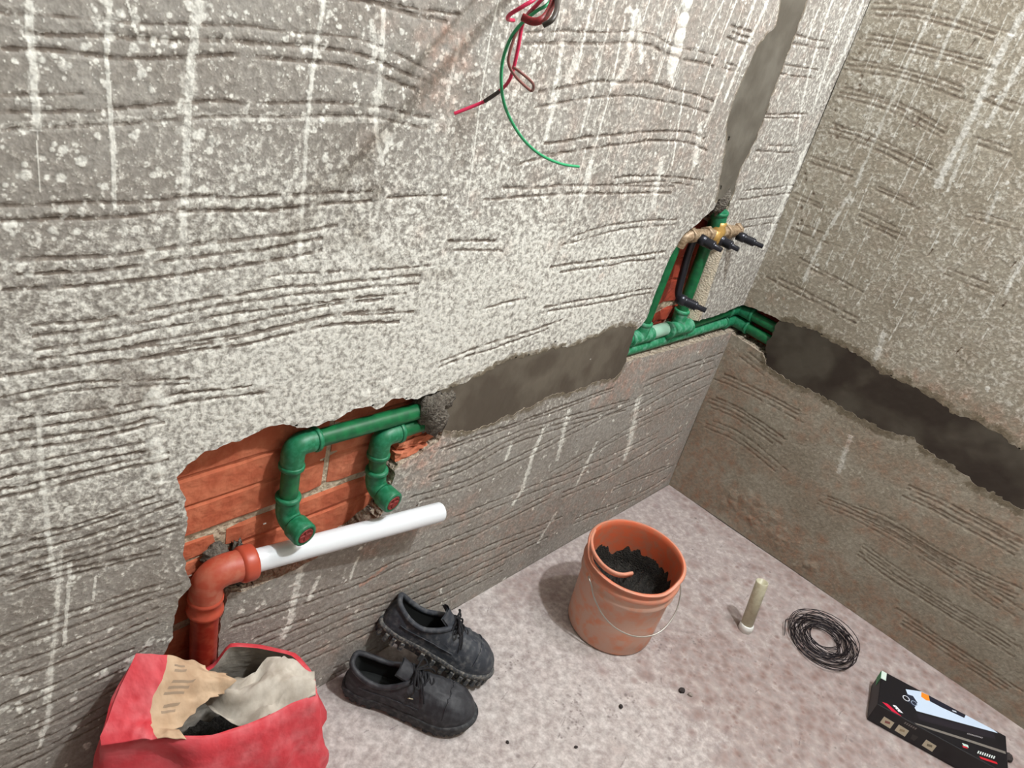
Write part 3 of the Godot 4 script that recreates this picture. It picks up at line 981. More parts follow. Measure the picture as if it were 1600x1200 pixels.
func ground() -> void:
	var f := Face.new(-1.70, -1.30, 0.0, 0.0, 0.00135)
	var n := FastNoiseLite.new()
	n.seed = 25
	n.frequency = 1.3
	n.fractal_octaves = 3
	# pinkish brown patches and stains of clay water, dark specks, pale spills
	blotch(f, 2, -0.60, -0.54, 0.16, 0.16, 300, 180)
	blotch(f, 2, -0.50, -0.70, 0.24, 0.24, 500, 180)
	blotch(f, 2, -0.70, -0.80, 0.2, 0.14, 240, 110)
	blotch(f, 2, -0.78, -0.06, 0.10, 0.06, 160, 110)  # pinkish patch on the floor left of the bucket
	blotch(f, 2, -0.45, -0.25, 0.3, 0.2, 260, 50)
	blotch(f, 2, -0.25, -0.85, 0.5, 0.6, 1500, 170)
	blotch(f, 2, -1.05, -0.55, 0.1, 0.08, 90, 60)
	blotch(f, 2, -0.38, -0.50, 0.02, 0.02, 30, 170)
	blotch(f, 2, -0.03, -0.6, 0.04, 0.9, 300, 150)
	for k in 380:
		f.dab(1, rng.randf_range(-1.6, -0.05), rng.randf_range(-1.25, -0.03), 0.001 + 0.006 * pow(rng.randf(), 5.0), rng.randf_range(60, 200), 0.7)
	for at: Array in [[-0.95, -0.36], [-0.87, -0.44], [-0.52, -0.45], [-0.62, -0.38], [-1.0, -0.20], [-0.98, -0.4]]:
		for k in 26:
			f.dab(1, at[0] + rng.randfn() * 0.03, at[1] + rng.randfn() * 0.012, rng.randf_range(0.001, 0.005), rng.randf_range(70, 190), 0.8)
	for k in 130:   # scrapes
		var p := Vector2(rng.randf_range(-1.4, -0.1), rng.randf_range(-1.1, -0.05))
		f.stroke(1, PackedVector2Array([p, p + Vector2(rng.randf_range(0.004, 0.03), rng.randf_range(-0.004, 0.012))]), 0.0022, rng.randf_range(40, 130), n, 0.5, 0.6)
	for k in 60:   # a dried ring left by a tin
		var a := TAU * k / 60.0
		f.dab(1, -0.51 + 0.034 * cos(a), -0.385 + 0.034 * sin(a), rng.randf_range(0.004, 0.008), rng.randf_range(10, 70), 0.9)
	var front := func(u: float, v: float) -> float: return face_height(f, n, u, v, 0.0008, 0.003, 0.002)
	var cover := zone_map(f, [[-0.95, -0.45, 0.96], [-1.2, -0.4, 0.86], [-0.8, -0.3, 0.84], [-0.85, -0.62, 0.8], [-0.6, -0.6, 0.36], [-0.4, -0.3, 0.42], [-0.2, -0.7, 0.18], [-0.1, -1.1, 0.05], [-0.7, -0.75, 0.34], [-1.0, -0.1, 0.86], [-1.05, -0.22, 0.9], [-0.3, -0.05, 0.4], [-0.6, -0.08, 0.55], [-0.5, -0.42, 0.5], [-0.4, -0.95, 0.3]])
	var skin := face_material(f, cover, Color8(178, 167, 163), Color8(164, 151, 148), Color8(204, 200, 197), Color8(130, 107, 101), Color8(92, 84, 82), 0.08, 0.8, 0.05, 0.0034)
	var to := Transform3D(Basis(Vector3.RIGHT, Vector3(0, 0, -1), Vector3.UP), Vector3.ZERO)
	var floor_top := struct("floor", sheet(to, f, 210, 160, front, [], [], [[-3.3, -2.3, -1.70, 0.0], [-1.70, -2.3, 0.0, -1.30]]), skin, "bare pale concrete floor with pinkish clay stains and specks")
	var base := obj("floor_slab", box_mesh(Vector3(3.7, 0.1, 2.7), 0.001), M.joint, floor_top)
	base.position = Vector3(-1.6, -0.062, 1.08)

# ------------------------------------------------------------------ pipes
func bend(a: Vector3, corner: Vector3, b: Vector3, r: float, n := 8) -> PackedVector3Array:
	var p := corner + (a - corner).normalized() * r
	var q := corner + (b - corner).normalized() * r
	var out := PackedVector3Array([a])
	for k in n + 1:
		var t := float(k) / n
		out.append(p.lerp(corner, t).lerp(corner.lerp(q, t), t))
	out.append(b)
	return out

func straight(called: String, a: Vector3, b: Vector3, r: float, m: Material, parent: Node, sides := 16) -> MeshInstance3D:
	var st := begin()
	tube(st, PackedVector3Array([a, a.lerp(b, 0.5), b]), r, sides)
	return obj(called, done(st), m, parent)

func collar(st: SurfaceTool, at: Vector3, axis: Vector3, r: float, long: float) -> void:
	lathe(st, at, axis, prof([-long / 2, 0.0, -long / 2, r - 0.0015, -long / 2 + 0.0015, r, long / 2 - 0.0015, r, long / 2, r - 0.0015, long / 2, 0.0]), 18)

func elbow(a: Vector3, corner: Vector3, b: Vector3, r: float, m: Material, parent: Node) -> MeshInstance3D:
	# welded elbow: a short bent barrel with a thicker lip at each mouth
	var st := begin()
	tube(st, bend(a, corner, b, r * 1.1), r, 18)
	collar(st, a, (a - corner).normalized(), r + 0.0022, 0.009)
	collar(st, b, (b - corner).normalized(), r + 0.0022, 0.009)
	return obj("elbow", done(st), m, parent)

func outlet(at: Vector3, from: Vector3, out: Vector3, parent: Node) -> void:
	var turn := elbow(from, at, at + out * 0.03, 0.0195, M.fit_green, parent)
	var st := begin()
	lathe(st, at + out * 0.022, out, prof([0.0, 0.0, 0.0, 0.021, 0.003, 0.0225, 0.028, 0.0225, 0.031, 0.021, 0.031, 0.0155, 0.027, 0.015]), 20)
	obj("threaded_socket", done(st), M.fit_green, turn)
	st = begin()
	lathe(st, at + out * 0.045, out, prof([0.0, 0.015, 0.008, 0.0148, 0.0095, 0.0135, 0.007, 0.011, 0.0065, 0.0]), 16)
	for k in 2:
		var b := Basis(out.cross(Vector3.UP).normalized(), Vector3.UP, out).orthonormalized().rotated(out, k * PI / 2.0)
		bevel_box(st, Transform3D(b, at + out * 0.0515), Vector3(0.026, 0.005, 0.004), 0.001)
	obj("red_plug", done(st), M.plug, turn)

func niche_pipes() -> void:
	var out := Vector3(0.10, -0.10, 1.0).normalized()
	var t := thing("green_water_pipe", "green water pipe at left in the wall niche, dropping lower to a red-plugged outlet", "pipe")
	straight("pipe", Vector3(-1.238, 0.659, -0.016), Vector3(-1.49, 0.672, -0.012), 0.0158, M.pipe_green, t)
	elbow(Vector3(-1.482, 0.672, -0.012), Vector3(-1.522, 0.674, -0.012), Vector3(-1.522, 0.632, -0.012), 0.0195, M.fit_green, t)
	straight("pipe", Vector3(-1.522, 0.640, -0.012), Vector3(-1.522, 0.560, -0.012), 0.0158, M.pipe_green, t)
	outlet(Vector3(-1.521, 0.522, -0.012), Vector3(-1.522, 0.566, -0.012), out, t)
	t = thing("green_water_pipe", "shorter green water pipe at right in the wall niche with a red-plugged outlet", "pipe")
	straight("pipe", Vector3(-1.238, 0.627, -0.016), Vector3(-1.31, 0.630, -0.012), 0.0158, M.pipe_green, t)
	elbow(Vector3(-1.298, 0.629, -0.012), Vector3(-1.338, 0.630, -0.012), Vector3(-1.337, 0.590, -0.012), 0.0195, M.fit_green, t)
	straight("pipe", Vector3(-1.337, 0.598, -0.012), Vector3(-1.334, 0.545, -0.012), 0.0158, M.pipe_green, t)
	outlet(Vector3(-1.332, 0.513, -0.012), Vector3(-1.334, 0.552, -0.012), out, t)

func drain() -> void:
	var t := thing("drain_pipe", "brick-red drain pipe rising to an elbow at the lower left of the niche", "pipe", Transform3D(Basis.IDENTITY, Vector3(-1.664, 0, -0.006)))
	straight("pipe", Vector3(0, 0.002, 0), Vector3(0, 0.42, 0), 0.0225, M.drain_pipe, t, 24)
	var st := begin()
	lathe(st, Vector3(0, 0.385, 0), Vector3.UP, prof([0.0, 0.0225, 0.0, 0.027, 0.003, 0.0295, 0.009, 0.0295, 0.012, 0.0265, 0.028, 0.0265, 0.03, 0.0285, 0.036, 0.0285, 0.038, 0.0255, 0.045, 0.025]), 28)
	obj("socket_ring", done(st), M.drain_ring, t)
	var d := Vector3(0.985, -0.058, 0.095).normalized()
	st = begin()
	tube(st, bend(Vector3(0, 0.415, 0), Vector3(0, 0.468, 0), Vector3(0, 0.468, 0) + d * 0.062, 0.036, 12), 0.0265, 26)
	var turn := obj("elbow", done(st), M.drain, t)
	st = begin()
	lathe(st, Vector3(0, 0.468, 0) + d * 0.052, d, prof([0.0, 0.0265, 0.002, 0.0295, 0.006, 0.0312, 0.022, 0.0312, 0.026, 0.0295, 0.027, 0.026, 0.027, 0.0205, 0.012, 0.0205]), 28)
	obj("socket_rim", done(st), M.drain_ring, turn)
	var p := thing("white_plastic_pipe", "white plastic pipe pushed into the red drain elbow and sticking out along the wall", "pipe")
	var a := Vector3(-1.664, 0.468, -0.006) + d * 0.066
	var e := a + d * 0.412 + Vector3(0, -0.013, 0)
	var ax := (e - a).normalized()
	st = begin()
	lathe(st, a, ax, prof([0.0, 0.0202, 0.411, 0.0202, 0.413, 0.0192, 0.413, 0.0172, 0.33, 0.0172, 0.33, 0.0]), 28)
	obj("tube", done(st), M.pvc, p)

func corner_pipes() -> void:
	var r := 0.0158
	var zc := -0.026
	var t := thing("green_water_pipe", "lowest green water pipe bent round the room corner", "pipe")
	straight("pipe", Vector3(-0.60, 0.636, zc), Vector3(-0.02, 0.620, zc), r, M.pipe_dusty, t)
	elbow(Vector3(-0.03, 0.620, zc), Vector3(0.026, 0.620, zc), Vector3(0.026, 0.619, 0.028), 0.019, M.fit_green, t)
	straight("pipe", Vector3(0.026, 0.619, 0.02), Vector3(0.026, 0.612, 0.17), r, M.pipe_green, t)
	t = thing("green_water_pipe", "upper green water pipe bent round the room corner just over the lowest one", "pipe")
	straight("pipe", Vector3(-0.28, 0.656, zc), Vector3(-0.02, 0.660, zc), r, M.pipe_green, t)
	elbow(Vector3(-0.03, 0.660, zc), Vector3(0.026, 0.660, zc), Vector3(0.026, 0.660, 0.028), 0.019, M.fit_green, t)
	straight("pipe", Vector3(0.026, 0.660, 0.02), Vector3(0.026, 0.655, 0.165), r, M.pipe_green, t)
	# left riser with its tee and the pale coupling towards the second riser
	t = thing("green_water_pipe", "green riser pipe at the left edge of the shower valve hole", "pipe")
	straight("pipe", Vector3(-0.507, 0.67, zc), Vector3(-0.490, 0.93, zc), r, M.pipe_green, t)
	straight("pipe", Vector3(-0.60, 0.671, zc), Vector3(-0.53, 0.669, zc), r, M.pipe_dusty, t)
	var st := begin()
	tube(st, pts([Vector3(-0.555, 0.668, zc), Vector3(-0.46, 0.664, zc)]), 0.0198, 18)
	tube(st, pts([Vector3(-0.507, 0.668, zc), Vector3(-0.505, 0.708, zc)]), 0.0198, 18)
	collar(st, Vector3(-0.551, 0.668, zc), Vector3.RIGHT, 0.022, 0.009)
	collar(st, Vector3(-0.464, 0.664, zc), Vector3.RIGHT, 0.022, 0.009)
	collar(st, Vector3(-0.505, 0.704, zc), Vector3.UP, 0.022, 0.009)
	obj("tee", done(st), M.pipe_dusty, t)
	straight("coupling", Vector3(-0.462, 0.665, zc), Vector3(-0.375, 0.664, zc), 0.0176, flat(Color8(150, 190, 168), 0.5), t)
	t = thing("green_water_pipe", "green riser pipe in the middle of the shower valve hole behind the black spindles", "pipe")
	straight("pipe", Vector3(-0.325, 0.67, zc), Vector3(-0.330, 0.985, zc), r, M.pipe_green, t)
	st = begin()
	tube(st, pts([Vector3(-0.385, 0.663, zc + 0.008), Vector3(-0.27, 0.657, zc + 0.008)]), 0.0195, 18)
	tube(st, pts([Vector3(-0.325, 0.66, zc), Vector3(-0.326, 0.712, zc)]), 0.0195, 18)
	collar(st, Vector3(-0.38, 0.663, zc + 0.008), Vector3.RIGHT, 0.0235, 0.010)
	collar(st, Vector3(-0.275, 0.657, zc + 0.008), Vector3.RIGHT, 0.0215, 0.009)
	collar(st, Vector3(-0.326, 0.708, zc), Vector3.UP, 0.0215, 0.009)
	obj("tee", done(st), M.pipe_dusty, t)
	t = thing("green_water_pipe", "short green pipe leaving the shower valve upwards into the grey mortar strip", "pipe")
	straight("pipe", Vector3(-0.352, 0.972, -0.010), Vector3(-0.372, 1.06, -0.040), r, M.pipe_dusty, t)
	st = begin()
	tube(st, pts([Vector3(-0.348, 0.955, -0.006), Vector3(-0.358, 0.998, -0.008)]), 0.0198, 18)
	collar(st, Vector3(-0.357, 0.994, -0.008), Vector3(-0.2, 1, 0).normalized(), 0.022, 0.009)
	obj("adapter", done(st), M.fit_green, t)

func spindle(at: Vector3, dir: Vector3, long: float, r: float, parent: Node) -> void:
	# black valve stem with a threaded middle and a thinner splined end
	var st := begin()
	var p := [0.0, 0.0, 0.0, r, long * 0.3, r]
	for k in 6:
		var s := long * (0.32 + 0.06 * k)
		p.append_array([s, r * 0.78, s + long * 0.03, r * 0.95])
	p.append_array([long * 0.7, r * 0.6, long * 0.72, r * 0.5, long, r * 0.46, long, 0.0])
	lathe(st, at, dir, prof(p), 16)
	obj("spindle", done(st), M.black_plastic, parent)

func shower_mixer() -> void:
	var t := thing("shower_mixer", "brass shower mixer body with black spindles set in the wall hole near the corner", "shower valve")
	var out := Vector3(0.06, -0.08, 1.0).normalized()
	var st := begin()
	tube(st, curve(pts([Vector3(-0.487, 0.915, -0.018), Vector3(-0.482, 0.937, -0.012), Vector3(-0.455, 0.944, -0.006), Vector3(-0.41, 0.942, -0.004), Vector3(-0.365, 0.941, 0.0)]), 4), 0.0145, 14)
	for s: Array in [[Vector3(-0.462, 0.943, -0.008), 0.020], [Vector3(-0.392, 0.942, -0.004), 0.021]]:
		lathe(st, s[0] - Vector3(0.008, 0, 0), Vector3.RIGHT, prof([0.0, 0.012, 0.0, s[1] - 0.002, 0.002, s[1], 0.014, s[1], 0.016, s[1] - 0.002, 0.016, 0.012]), 6)
	obj("left_arm", done(st), M.brass_dusty, t)
	st = begin()
	tube(st, curve(pts([Vector3(-0.36, 0.941, 0.0), Vector3(-0.32, 0.945, 0.004), Vector3(-0.275, 0.945, 0.006), Vector3(-0.25, 0.942, 0.010)]), 4), 0.0145, 14)
	for x: float in [-0.318, -0.264]:
		lathe(st, Vector3(x, 0.945, 0.005), Vector3.RIGHT, prof([0.0, 0.012, 0.0, 0.018, 0.002, 0.020, 0.013, 0.020, 0.015, 0.018, 0.015, 0.012]), 6)
	obj("right_arm", done(st), M.brass_dusty, t)
	st = begin()
	lathe(st, Vector3(-0.352, 0.915, 0.0), Vector3.UP, prof([0.0, 0.0, 0.0, 0.015, 0.01, 0.021, 0.038, 0.021, 0.048, 0.016, 0.058, 0.018, 0.062, 0.0]), 6)
	lathe(st, Vector3(-0.362, 0.938, -0.01), out, prof([0.0, 0.0, 0.0, 0.018, 0.024, 0.018, 0.027, 0.0]), 18)
	obj("body", done(st), M.brass_bright, t)
	for s: Array in [[Vector3(-0.438, 0.938, 0.002), 0.064, 0.0135], [Vector3(-0.345, 0.930, 0.004), 0.062, 0.0135], [Vector3(-0.262, 0.936, 0.014), 0.072, 0.0125]]:
		spindle(s[0], (out + Vector3(0.05 if s[1] < 0.07 else 0.25, 0, 0)).normalized(), s[1], s[2], t)
	st = begin()
	tube(st, curve(pts([Vector3(-0.438, 0.935, -0.01), Vector3(-0.432, 0.90, -0.014), Vector3(-0.423, 0.84, -0.014), Vector3(-0.416, 0.79, -0.012), Vector3(-0.413, 0.772, -0.006)]), 5), 0.0095, 12)
	obj("black_tube", done(st), M.black_plastic, t)
	spindle(Vector3(-0.414, 0.768, -0.012), (out + Vector3(0.35, 0, 0)).normalized(), 0.082, 0.0145, t)

func floor_stub() -> void:
	var t := thing("pipe_stub", "short cream plastic pipe standing up from the floor right of the bucket", "pipe", Transform3D(Basis.IDENTITY, Vector3(-0.372, 0, 0.505)))
	var top := Vector3(0.010, 0.158, -0.020).normalized()
	var st := begin()
	lathe(st, Vector3(0, 0.004, 0), top, prof([0.0, 0.0, 0.0, 0.0165, 0.154, 0.0165, 0.155, 0.0160, 0.155, 0.0138, 0.09, 0.0138, 0.09, 0.0]), 24)
	obj("tube", done(st), M.stub, t)
	st = begin()
	lathe(st, Vector3.ZERO, Vector3.UP, prof([0.0, 0.0, 0.0, 0.019, 0.014, 0.0195, 0.020, 0.018, 0.022, 0.0165, 0.022, 0.0]), 24)
	obj("base_collar", done(st), M.stub_base, t)


# ------------------------------------------------------------------ things on the floor
func mortar_bag() -> void:
	var t := thing("mortar_bag", "torn-open red paper bag of dry mortar standing against the left wall", "bag")
	var top := ring_of([-1.863, 0.327, 0.083, -1.835, 0.320, 0.101, -1.795, 0.315, 0.130, -1.741, 0.312, 0.168, -1.682, 0.310, 0.182, -1.635, 0.312, 0.188, -1.607, 0.317, 0.190, -1.572, 0.318, 0.198, -1.549, 0.310, 0.150, -1.550, 0.310, 0.10, -1.591, 0.310, 0.05, -1.635, 0.322, 0.027, -1.665, 0.290, 0.030, -1.705, 0.288, 0.026, -1.750, 0.335, 0.022, -1.786, 0.388, 0.020, -1.835, 0.352, 0.045], 4)
	var foot := ring_of([-1.885, 0, 0.11, -1.86, 0, 0.165, -1.82, 0, 0.205, -1.755, 0, 0.230, -1.69, 0, 0.240, -1.635, 0, 0.243, -1.60, 0, 0.243, -1.550, 0, 0.240, -1.525, 0, 0.185, -1.53, 0, 0.11, -1.56, 0, 0.05, -1.62, 0, 0.022, -1.66, 0, 0.02, -1.70, 0, 0.02, -1.75, 0, 0.02, -1.80, 0, 0.02, -1.87, 0, 0.06], 4)
	var n := FastNoiseLite.new()
	n.seed = 40
	n.frequency = 9.0
	n.fractal_octaves = 2
	n.noise_type = FastNoiseLite.TYPE_SIMPLEX
	var shell := []
	var inner := []
	for k in 15:
		var s := k / 14.0
		var a := PackedVector3Array()
		var b := PackedVector3Array()
		for j in top.size():
			var p := foot[j].lerp(top[j], s)
			var mid := Vector3(-1.69, p.y, 0.11)
			var away := (p - mid)
			var d := away.normalized()
			var crease := (absf(n.get_noise_3d(p.x * 1.5, p.y * 1.2, p.z * 1.5)) - 0.2) * 0.022 * sin(PI * clampf(s * 0.94 + 0.06, 0.0, 1.0))
			var tuck := -0.030 * exp(-pow((p.x + 1.81) / 0.03, 2.0) - pow((p.y - 0.27) / 0.03, 2.0)) if p.z > 0.09 else 0.0
			p += d * (crease + tuck + 0.012 * sin(PI * s))
			p.z = maxf(p.z, 0.012)
			a.append(p)
			b.append(p - d * 0.008 + Vector3(0, -0.0005 if k == 14 else 0.002, 0))
		shell.append(a)
		inner.append(b)
	for ring in shell:
		ring.reverse()
	for ring in inner:
		ring.reverse()
	var st := begin()
	loft(st, shell)
	loft(st, [shell[14], inner[14]])
	cap(st, shell[0], true)
	obj("outer_paper", done(st), M.bag_red, t)
	st = begin()
	inner.reverse()
	loft(st, inner)
	var l := obj("inner_liner", done(st), M.bag_liner, t)
	l.set_meta("label", "dusty grey inside of the bag")
	# folded-over flap on the wall side: red edge, brown unprinted paper, torn end
	var edge := pts([Vector3(-1.788, 0.394, 0.022), Vector3(-1.800, 0.382, 0.030), Vector3(-1.820, 0.364, 0.043), Vector3(-1.836, 0.350, 0.056), Vector3(-1.851, 0.338, 0.071), Vector3(-1.866, 0.330, 0.083), Vector3(-1.868, 0.322, 0.092)])
	var tear := pts([Vector3(-1.694, 0.338, 0.055), Vector3(-1.681, 0.335, 0.083), Vector3(-1.672, 0.332, 0.103), Vector3(-1.700, 0.322, 0.103), Vector3(-1.732, 0.316, 0.107), Vector3(-1.770, 0.318, 0.118), Vector3(-1.772, 0.3145, 0.146)])
	var red := begin()
	var kraft := begin()
	var print_on := begin()
	var across := 26
	var rows := 30
	var spot := func(i: int, k: float) -> Vector3:
		var u := float(i) / rows * 6.0
		var i0 := mini(int(u), 5)
		var a := edge[i0].lerp(edge[i0 + 1], u - i0)
		var b := tear[i0].lerp(tear[i0 + 1], u - i0)
		var s := k / across
		var jag := 0.05 * n.get_noise_2d(u * 2.1, 3.0) + 0.03 * n.get_noise_2d(u * 9.0, 8.0)
		var p := a.lerp(b, s * (1.0 + jag * s * s))
		p.y += 0.006 * sin(PI * s) + 0.008 * n.get_noise_2d(p.x * 2.5, p.z * 2.5) * s - 0.010 * smoothstep(0.75, 1.0, s) * (0.5 + 0.5 * sin(u * 3.0))
		return p
	var borders := [0.44, 0.38, 0.35, 0.37, 0.46, 0.66, 0.66]
	var strips := func(i: int, k: int, from: int) -> Vector3:
		# from 0: the red part of the row, from 1: the brown part
		var u := float(i) / rows * 6.0
		var i0 := mini(int(u), 5)
		var bd := lerpf(borders[i0], borders[i0 + 1], u - i0)
		var s := float(k) / across
		return spot.call(i, (bd * s if from == 0 else lerpf(bd, 1.0, s)) * across)
	for part in 2:
		for i in rows:
			for k in across:
				var q: Array[Vector3] = [strips.call(i, k, part), strips.call(i + 1, k, part), strips.call(i + 1, k + 1, part), strips.call(i, k + 1, part)]
				var to := red if part == 0 else kraft
				quad(to, q[0], q[1], q[2], q[3])
				var dn := Vector3(0, -0.0014, 0)
				quad(to, q[3] + dn, q[2] + dn, q[1] + dn, q[0] + dn)
				var in_block := i >= 10 and i <= 14 and k >= 4 and k <= 11 or i >= 17 and i <= 20 and k >= 6 and k <= 13 or i >= 4 and i <= 6 and k >= 4 and k <= 8
				if part == 1 and in_block and i % 2 == 0:
					var rise := Vector3(0, 0.0005, 0)
					quad(print_on, q[0] + rise, q[1] + rise, q[2] + rise, q[3] + rise)
	obj("red_flap", done(red), M.bag_red, t)
	var kf := obj("torn_flap", done(kraft), M.bag_kraft, t)
	kf.set_meta("label", "unprinted brown paper of the torn flap")
	obj("faded_print", done(print_on), M.bag_print, kf)
	# grey inner ply standing up at the back
	st = begin()
	var low := curve(pts([Vector3(-1.703, 0.270, 0.073), Vector3(-1.699, 0.280, 0.121), Vector3(-1.676, 0.296, 0.172), Vector3(-1.628, 0.303, 0.181), Vector3(-1.575, 0.312, 0.197)]), 5)
	var high := curve(pts([Vector3(-1.668, 0.322, 0.096), Vector3(-1.647, 0.320, 0.107), Vector3(-1.601, 0.335, 0.102), Vector3(-1.569, 0.335, 0.119), Vector3(-1.554, 0.325, 0.158)]), 5)
	for i in low.size() - 1:
		for k in 8:
			var q: Array[Vector3] = []
			for c: Vector2i in [Vector2i(i, k), Vector2i(i + 1, k), Vector2i(i + 1, k + 1), Vector2i(i, k + 1)]:
				var s := c.y / 8.0
				var p := low[c.x].lerp(high[c.x], s)
				p.y += 0.012 * sin(PI * s) + 0.016 * n.get_noise_2d(p.x * 1.6, s * 0.8)
				p.y += 0.012 * n.get_noise_2d(p.x * 3.5, 7.0) * s + 0.008 * n.get_noise_2d(p.x * 5.0, 2.0) * (1.0 - s)
				q.append(p)
			quad(st, q[0], q[1], q[2], q[3])
			var bk := Vector3(0, -0.0012, 0)
			quad(st, q[0] + bk, q[3] + bk, q[2] + bk, q[1] + bk)
	var ply := obj("inner_ply", done(st), M.bag_liner, t)
	ply.set_meta("label", "grey dusty inner paper standing up at the back")
	# what is left of the powder, deep in the bag
	st = begin()
	var rings := []
	for k in 7:
		var s := 1.0 - k / 6.0
		var ring := PackedVector3Array()
		for j in top.size():
			var p := foot[j].lerp(top[j], 0.45)
			var q := Vector3(-1.69, 0.15, 0.11).lerp(p, maxf(s * 0.93, 0.004))
			q.y = 0.145 + 0.03 * (1.0 - s) + 0.02 * n.get_noise_2d(q.x * 3.0, q.z * 3.0)
			ring.append(q)
		ring.reverse()
		rings.append(ring)
	loft(st, rings)
	var pw := obj("dry_mortar", done(st), M.powder)
	pw.set_meta("kind", "stuff")
	tag(pw, "dark dry mortar powder left inside the torn red bag", "powder")

func ring_of(list: Array, per: int) -> PackedVector3Array:
	# a closed outline of straight runs with slightly softened corners
	var raw := PackedVector3Array()
	var count := list.size() / 3
	for i in count:
		var a := Vector3(list[3 * i], list[3 * i + 1], list[3 * i + 2])
		var k := (i + 1) % count
		var b := Vector3(list[3 * k], list[3 * k + 1], list[3 * k + 2])
		for s in per:
			raw.append(a.lerp(b, float(s) / per))
	var out := PackedVector3Array()
	for i in raw.size():
		out.append(raw[i] * 0.6 + (raw[posmod(i - 1, raw.size())] + raw[(i + 1) % raw.size()]) * 0.2)
	return out

func bez(a: Vector3, b: Vector3, c: Vector3, d: Vector3, t: float) -> Vector3:
	return a.bezier_interpolate(b, c, d, t)

